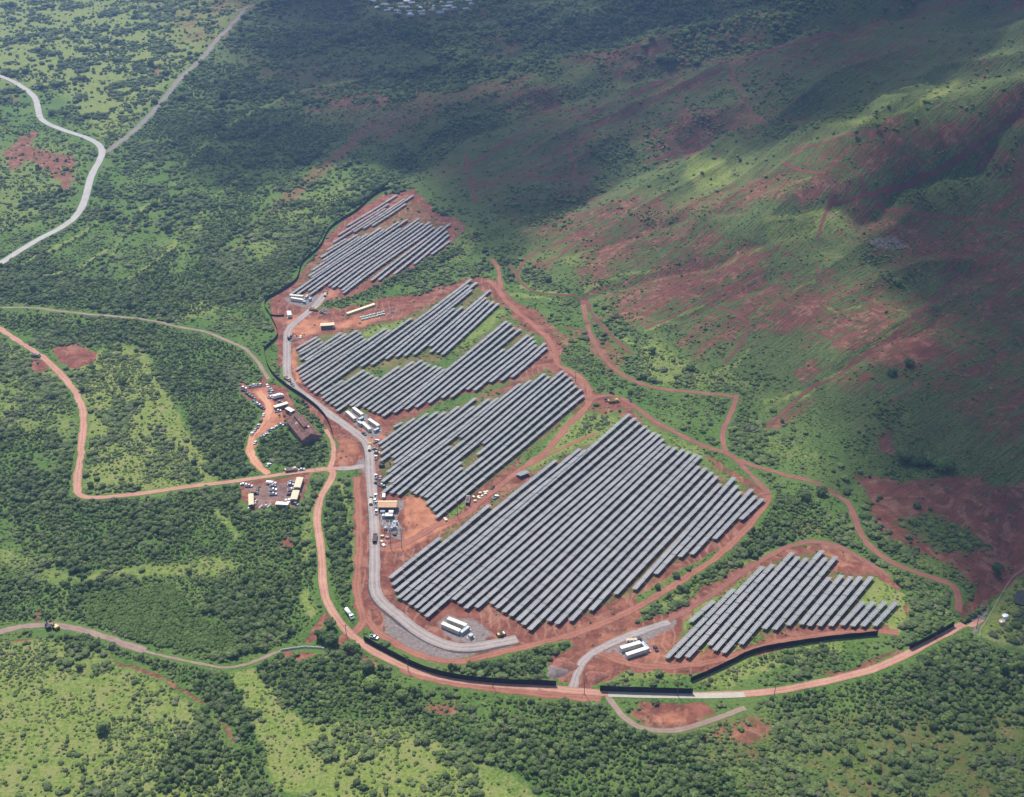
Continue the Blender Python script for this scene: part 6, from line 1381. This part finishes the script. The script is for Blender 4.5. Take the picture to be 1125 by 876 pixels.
# the 300 that show largest are shrubs of their own
dist = np.hypot(np.hypot(cxx, cyy), czz - CAM_H)
size = rad / dist
inview = (cu > 4) & (cu < PW - 4) & (cv > 4) & (cv < PH - 4)
open_ = inview & (dens < .8)
order = np.argsort(-np.where(open_, size, -1))[:285]
own = np.zeros(n, bool); own[order] = True
REG = [
 (P('-60,690 60,690 110,718 170,745 222,778 250,820 284,900 -60,900'), 'dark green round shrub on the pale meadow at the bottom left', 'shrubs on the bottom left meadow'),
 (P('252,730 276,736 330,780 450,795 560,845 620,900 300,900 290,840'), 'dark green shrub on the pale grass strip at the bottom edge', 'shrubs on the bottom grass strip'),
 (P('760,700 1200,640 1200,900 760,900 620,760'), 'green shrub on scrubland below the lower road, right part of the picture', 'shrubs below the road at the bottom right'),
 (P('380,700 760,740 760,900 480,820 380,740'), 'green shrub in rough scrub below the long black screen', 'shrubs below the long black screen'),
 (P('-60,330 260,330 260,560 -60,560'), 'dark shrub on grass beside the left pinkish road', 'shrubs beside the left pinkish road'),
 (P('-60,560 360,500 380,740 -60,700'), 'dark green shrub among the scrub left of the sweeping pink road', 'shrubs left of the sweeping pink road')]
first = {}
for i in order:
    kind = int(rng.integers(0, 5)); me = SHRUBS[kind]
    if kind not in first:
        o = bpy.data.objects.new('shrub', me); first[kind] = o
    else: o = first[kind].copy()
    COL.objects.link(o)
    o.location = (cxx[i], cyy[i], czz[i] - .05); o.scale = (rad[i] * 1.05, rad[i] * 1.05, hsc[i] * 1.05); o.rotation_euler = (0, 0, rot[i])
    lab, grp = 'green shrub standing on open ground of the hill and the farm edges', 'shrubs of the hill and farm edges'
    for poly, l_, g__ in REG:
        if inside(np.array([cu[i]]), np.array([cv[i]]), poly)[0]: lab, grp = l_, g__; break
    tag(o, lab, 'shrub', grp)

# ------------------------------------------------------------------ masses nobody could count
def source(me):
    o = bpy.data.objects.new('leaf_source', me); return o
def scatter(name, label, meshes, x, y, z, rxy, rz_, rotz):
    me = bpy.data.meshes.new(name); me.vertices.add(len(x))
    me.vertices.foreach_set('co', np.stack([x, y, z - .06], -1).astype(np.float32).ravel())
    a = me.attributes.new('size', 'FLOAT_VECTOR', 'POINT'); a.data.foreach_set('vector', np.stack([rxy * (1 + .22 * (rng.random(len(x)) - .5) * 2), rxy * (1 + .22 * (rng.random(len(x)) - .5) * 2), rz_], -1).astype(np.float32).ravel())
    a = me.attributes.new('turn', 'FLOAT_VECTOR', 'POINT'); a.data.foreach_set('vector', np.stack([rotz * 0, rotz * 0, rotz], -1).astype(np.float32).ravel())
    a = me.attributes.new('pick', 'INT', 'POINT'); a.data.foreach_set('value', rng.integers(0, len(meshes), len(x)).astype(np.int32))
    o = bpy.data.objects.new(name, me); COL.objects.link(o); tag(o, label, None, None, 'stuff')
    ng = bpy.data.node_groups.new(name + '_growth', 'GeometryNodeTree')
    ng.interface.new_socket('Geometry', in_out='INPUT', socket_type='NodeSocketGeometry'); ng.interface.new_socket('Geometry', in_out='OUTPUT', socket_type='NodeSocketGeometry')
    gi = ng.nodes.new('NodeGroupInput'); go = ng.nodes.new('NodeGroupOutput')
    iop = ng.nodes.new('GeometryNodeInstanceOnPoints'); jn = ng.nodes.new('GeometryNodeJoinGeometry')
    for ms in meshes:
        oi = ng.nodes.new('GeometryNodeObjectInfo'); oi.inputs['Object'].default_value = source(ms); oi.inputs['As Instance'].default_value = True
        ng.links.new(oi.outputs['Geometry'], jn.inputs[0])
    def attr(nm, typ):
        k_ = ng.nodes.new('GeometryNodeInputNamedAttribute'); k_.data_type = typ; k_.inputs[0].default_value = nm
        return next(s for s in k_.outputs if s.enabled and s.name == 'Attribute')
    ng.links.new(gi.outputs[0], iop.inputs['Points']); ng.links.new(jn.outputs[0], iop.inputs['Instance'])
    iop.inputs['Pick Instance'].default_value = True
    ng.links.new(attr('pick', 'INT'), iop.inputs['Instance Index']); ng.links.new(attr('size', 'FLOAT_VECTOR'), iop.inputs['Scale'])
    e2r = ng.nodes.new('FunctionNodeEulerToRotation'); ng.links.new(attr('turn', 'FLOAT_VECTOR'), e2r.inputs[0]); ng.links.new(e2r.outputs[0], iop.inputs['Rotation'])
    ng.links.new(iop.outputs[0], go.inputs[0])
    mod = o.modifiers.new('growth', 'NODES'); mod.node_group = ng
    return o
rest = ~own
dense_m = rest & (dens > .8)
open_m = rest & (dens <= .8)
near = cyy < 1120
for nm, lb, msk, ms in (('woodland', 'dense dark green thicket covering the near valley floor', dense_m & near, WOODS * 2 + SHRUBS[:3] + SHRUBS_P[:1] + SHRUBS_B), ('woodland', 'dense woodland covering the shaded far valley', dense_m & ~near, WOODS + SHRUBS[:2]),
                        ('scrub', 'scattered green scrub over meadows and farm edges', open_m & near & (chill < .5), SHRUBS + SHRUBS_P[:1] + SHRUBS_B), ('scrub', 'low pale scrub over the red hillside', open_m & (chill >= .5), SHRUBS_P + SHRUBS[:1]), ('scrub', 'scattered scrub over the far valley', open_m & ~near & (chill < .5), SHRUBS)):
    scatter(nm, lb, ms, *sel(msk, cxx, cyy, czz, rad, hsc, rot)); print(nm, int(msk.sum()))
# the even low thicket beside the brown gravel road
lx, ly, lz = unproject([86, 195, 214, 262, 250, 160, 100], [656, 641, 668, 702, 722, 708, 686])
X, Y = np.meshgrid(np.arange(lx.min(), lx.max(), 1.75), np.arange(ly.min(), ly.max(), 1.6)); X = (X + rng.uniform(-.5, .5, X.shape)).ravel(); Y = (Y + rng.uniform(-.5, .5, Y.shape)).ravel()
k = inside(X + 8 * (fbm(X / 12, Y / 12, 3, 2) - .5), Y + 8 * (fbm(X / 12, Y / 12, 4, 2) - .5), list(zip(lx, ly))) & (rng.random(len(X)) < .96); X, Y = X[k], Y[k]; k = ~near_lines(X, Y, 0); X, Y = X[k], Y[k]
M_LEAFG = leaf_mat('thicket_leaf', (.105, .180, .042), (.200, .285, .070), .45)
q = 1.15 + .35 * rng.random(len(X)); scatter('low_thicket', 'even low green thicket inside the bend of the brown gravel road', [crown(91, 1., 110, .22, 5, M_LEAFG, 'thicket_crown'), crown(92, .9, 110, .22, 6, M_LEAFG, 'thicket_crown')], X, Y, Hq(X, Y), q, q * (.8 + .4 * rng.random(len(X))), rng.random(len(X)) * 6.28)
# low tufts in the grass
gxx, gyy, gsp = [], [], []
for y0, y1, s in ((380, 760, 2.0), (760, 1100, 2.8), (1100, 1500, 5.2)):
    hw = .48 * (y1 * CP + 443 * SP) * 1.05
    q = int((2 * hw) * (y1 - y0) / s / s); gxx.append(rng.uniform(-hw, hw, q)); gyy.append(rng.uniform(y0, y1, q)); gsp.append(np.full(q, s))
gxx, gyy, gsp = np.concatenate(gxx), np.concatenate(gyy), np.concatenate(gsp); gzz = Hq(gxx, gyy); gu, gv = project(gxx, gyy, gzz)
wu2, wv2 = jitter(gxx, gyy, gu, gv)
redg = np.maximum.reduce([paint(RED, wu2, wv2, 0.), paint(ORANGE, wu2, wv2, 0.), paint(GRAVEL, wu2, wv2, 0.)])
k = (gu > -60) & (gu < PW + 60) & (gv > -20) & (gv < PH + 50) & (rng.random(len(gxx)) < .58 * (1 - .75 * sstep(-10, 160, (gxx - 42) * .84 + (gyy - 838) * .544)) * (1 - .93 * sstep(.35, .75, redg)) * (.25 + 1.2 * sstep(.35, .65, fbm(gxx / 16, gyy / 16, 131, 3))))
gxx, gyy, gzz, gsp = sel(k, gxx, gyy, gzz, gsp)
k = ~near_lines(gxx, gyy, 1); gxx, gyy, gzz, gsp = sel(k, gxx, gyy, gzz, gsp)
M_TUFT = leaf_mat('dry_tuft', (.15, .18, .045), (.30, .30, .11), .42)
TUFT = [crown(74, .5, 60, .30, 4, M_TUFT, 'tuft'), crown(71, .7, 60, .30, 4, M_LEAFP, 'tuft'), crown(72, .55, 60, .30, 4, M_LEAFP, 'tuft')]
q = gsp * 1.5 * rng.uniform(.10, .32, len(gxx))
scatter('grass_tufts', 'low tufts of grass and weeds over the open ground', TUFT, gxx, gyy, gzz, q, q * rng.uniform(.6, 1.1, len(gxx)), rng.random(len(gxx)) * 6.28); print('tufts', len(gxx))

# ------------------------------------------------------------------ single trees
def tree(u, v, r, h, label, mesh=0, pale=False):
    x, y, z = at(u, v); root = empty('tree', (x, y, z), 0, label, 'tree')
    t = MB(); t.tube((0, 0, -.3), (.1, .05, h * .5), .28, .16, 8)
    for k in range(4):
        a = k * 1.57 + .4; t.tube((.08, .04, h * .3), (r * .5 * math.cos(a), r * .5 * math.sin(a), h * .62), .12, .05, 6)
    t.build('trunk', M_BARK, root)
    me = crown(200 + int(u), h / r * .95, 420, .13, 8, M_LEAFP if pale else M_LEAFD, 'crown')
    c = bpy.data.objects.new('crown', me); COL.objects.link(c); c.parent = root; c.scale = (r, r, r * .92); c.location = (0, 0, h * .12)
TREES = [(135.5, 421, 4.2, 6.5, 'large dark tree alone in the pale meadow inside the road bend'), (102, 407, 3.2, 5, 'round dark tree beside the red pit at the pinkish road'), (58, 438, 2.8, 5, 'round tree on the grass left of the pinkish road'), (90, 430, 2.8, 4.5, 'dark tree hugging the pinkish road below the red pit'),
 (363, 690, 3.6, 6, 'dark tree, upper one between the fork and the red clearing'), (363.5, 707, 4.6, 6.5, 'round bright topped tree left of the red clearing'), (385, 714, 4.2, 6, 'dark tree below the red clearing at the road fork'), (391.5, 717, 3.4, 5, 'smaller dark tree just right of the one below the red clearing'), (354, 702, 4, 6, 'tall dark tree at the left edge of the red clearing'),
 (1036, 517, 7.5, 9, 'large grey green tree on the shaded slope at the right', True), (1010, 512, 6.5, 8, 'dark tree left of the large grey green tree'), (993, 505, 6, 7.5, 'dark tree at the left end of the shaded clump'), (1022, 511, 6, 8, 'dark tree in the middle of the shaded clump'),
 (442, 768, 4, 5, 'round dark bush tree in scrub below the sweeping road'), (404, 738, 4, 6.5, 'green tree beside the pink road below the fork'), (113, 804, 3.5, 6.5, 'tall dark tree standing in the bottom left meadow'), (62, 74 + 22, 6.5, 7, 'grey green tree above the tight bend of the paved road', True), (58, 127, 6, 7, 'dark tree beside the tight bend of the paved road'), (72, 128, 5.5, 7, 'dark tree right of the tight bend of the paved road'),
 (902, 543, 4.5, 6, 'dark round tree below the dark red track'), (884, 549, 4.5, 6, 'dark tree left of the round one below the dark red track'), (758, 406, 4, 5, 'round dark tree on bright grass above the looping track'), (602, 309, 4, 4.5, 'single dark bush tree on the slope right of the far field'), (716, 388, 3.5, 4.5, 'dark bush tree on the red hill above the looping track'),
 (998, 402, 5, 5.5, 'round tree on the red patch of the shaded hillside'), (980, 412, 4.6, 5, 'dark tree lower left of the round hillside tree'), (986, 313, 5.5, 5, 'bright green bush tree on the middle of the hill'), (964, 143, 3, 8, 'narrow dark tree on the ridge slope'), (940, 151, 3, 8, 'narrow tree left of the other one on the ridge slope'), (1094, 630, 3.5, 8, 'dark conical tree in the red gully near the fenced plot'), (408, 757, 5, 7, 'grey green tree in the woods left of the scrub', True)]
for q in TREES: tree(*q[:4], q[4], pale=len(q) > 5)
print('t end e_plants', round(time.time() - T0, 1))
# ================================================================== CLOUDS AND AIR
def cloud(name, label, poly, z0, thick, dens, soft=30, cell=24, seed=1, low=.34):
    """a closed lumpy body of thin vapour, standing between the sun and the part of the land it shades"""
    ux, uy, uz = unproject([p[0] for p in poly], [p[1] for p in poly])
    t = (z0 - uz) / SUN.z
    px = ux + SUN.x * t; py = uy + SUN.y * t
    pl = list(zip(px, py))
    x0, x1, y0, y1 = px.min() - 60, px.max() + 60, py.min() - 60, py.max() + 60
    ax = np.arange(x0, x1, cell); ay = np.arange(y0, y1, cell)
    X, Y = np.meshgrid(ax, ay)
    wx = X + 90 * (fbm(X / 170, Y / 170, seed, 3) - .5); wy = Y + 90 * (fbm(X / 170, Y / 170, seed + 5, 3) - .5)
    sd = seg_dist(wx, wy, pl) * np.where(inside(wx, wy, pl), 1, -1)
    T = sstep(-soft * .3, soft * 2.2, sd) * (low + (1.49 - low) * sstep(.30, .68, fbm(X / 210, Y / 210, seed + 9, 4))) * thick
    keep = T > .5
    keep[0, :] = keep[-1, :] = False; keep[:, 0] = keep[:, -1] = False
    top = z0 + T * .72; bot = z0 - T * .28
    cellm = keep[:-1, :-1] | keep[1:, :-1] | keep[:-1, 1:] | keep[1:, 1:]
    n = X.size; I = np.arange(n).reshape(X.shape)
    c = np.argwhere(cellm)
    a, b, d, e_ = I[c[:, 0], c[:, 1]], I[c[:, 0], c[:, 1] + 1], I[c[:, 0] + 1, c[:, 1] + 1], I[c[:, 0] + 1, c[:, 1]]
    top = np.where(keep, top, z0); bot = np.where(keep, bot, z0)
    V = np.concatenate([np.stack([X, Y, top], -1).reshape(-1, 3), np.stack([X, Y, bot], -1).reshape(-1, 3)])
    edge = ~keep.ravel()
    mapb = np.where(edge, np.arange(n), np.arange(n) + n)
    F = np.concatenate([np.stack([a, b, d, e_], -1), np.stack([mapb[e_], mapb[d], mapb[b], mapb[a]], -1)])
    # drop unused vertices
    used = np.unique(F); re = np.full(2 * n, -1); re[used] = np.arange(len(used))
    me = np_mesh(name, V[used], re[F])
    me.polygons.foreach_set('use_smooth', np.ones(len(me.polygons), bool))
    m, g, out = new_mat('cloud_vapour')
    vol = g.node('ShaderNodeVolumePrincipled', {'Color': (.97, .98, 1.0), 'Density': dens, 'Anisotropy': .6})
    g.put(out.inputs['Volume'], vol.outputs[0])
    me.materials.append(m)
    o = bpy.data.objects.new(name, me); COL.objects.link(o)
    return tag(o, label, 'cloud')
Z1, Z2 = 980, 1060
cloud('cloud', 'broad grey cloud shading the far valley', P('165,160 205,100 270,10 330,-70 760,-120 1250,-130 1260,74 1125,78 1060,80 1005,97 955,120 915,134 870,150 820,152 790,160 740,160 700,185 660,205 600,240 572,286 520,270 480,228 440,200 400,188 350,182 310,200 260,214 215,212 180,192'), Z1, 122, .0165, 44, 26, 3)
cloud('cloud', 'heavy grey cloud shading the right hand hillside', P('1260,100 1140,100 1060,112 1018,134 985,154 968,180 955,215 925,255 935,300 975,335 945,380 905,425 930,470 905,515 960,570 1020,630 1060,660 1090,700 1200,740 1330,700 1330,200'), Z2, 165, .020, 34, 24, 11, .75)
cloud('cloud', 'broad thin cloud veil over the lower hill', P('640,232 700,225 800,240 870,212 950,225 990,330 975,420 940,500 860,470 800,475 740,430 700,330 640,300'), Z2, 60, .013, 40, 22, 19)
cloud('cloud', 'thin cloud wisp over the ridge face', P('840,190 880,165 940,150 985,152 990,220 930,232 860,224'), Z2, 46, .015, 24, 20, 29)
cloud('cloud', 'thin cloud wisp over the bottom right scrub', P('900,790 1000,730 1150,705 1230,760 1230,900 1000,930 850,900'), Z2, 30, .014, 34, 22, 23)

hz = MB()
X0, X1, Y0, Y1 = -7500, 7500, -1700, 9500
zlo = float(min(gz.min(), 0)) - 1.0; zhi = max(CAM_H, float(gz.max())) + 22
hz.box(((X0 + X1) / 2, (Y0 + Y1) / 2, (zlo + zhi) / 2), (X1 - X0, Y1 - Y0, zhi - zlo))
m, g, out = new_mat('hazy_air')
vol = g.node('ShaderNodeVolumePrincipled', {'Color': (.34, .54, 1.0), 'Density': HAZE_DENSITY, 'Anisotropy': .25})
g.put(out.inputs['Volume'], vol.outputs[0])
ho = hz.build('haze', m); tag(ho, 'thin blue haze filling the valley air', None, None, 'stuff')
print('t end f_air', round(time.time() - T0, 1))
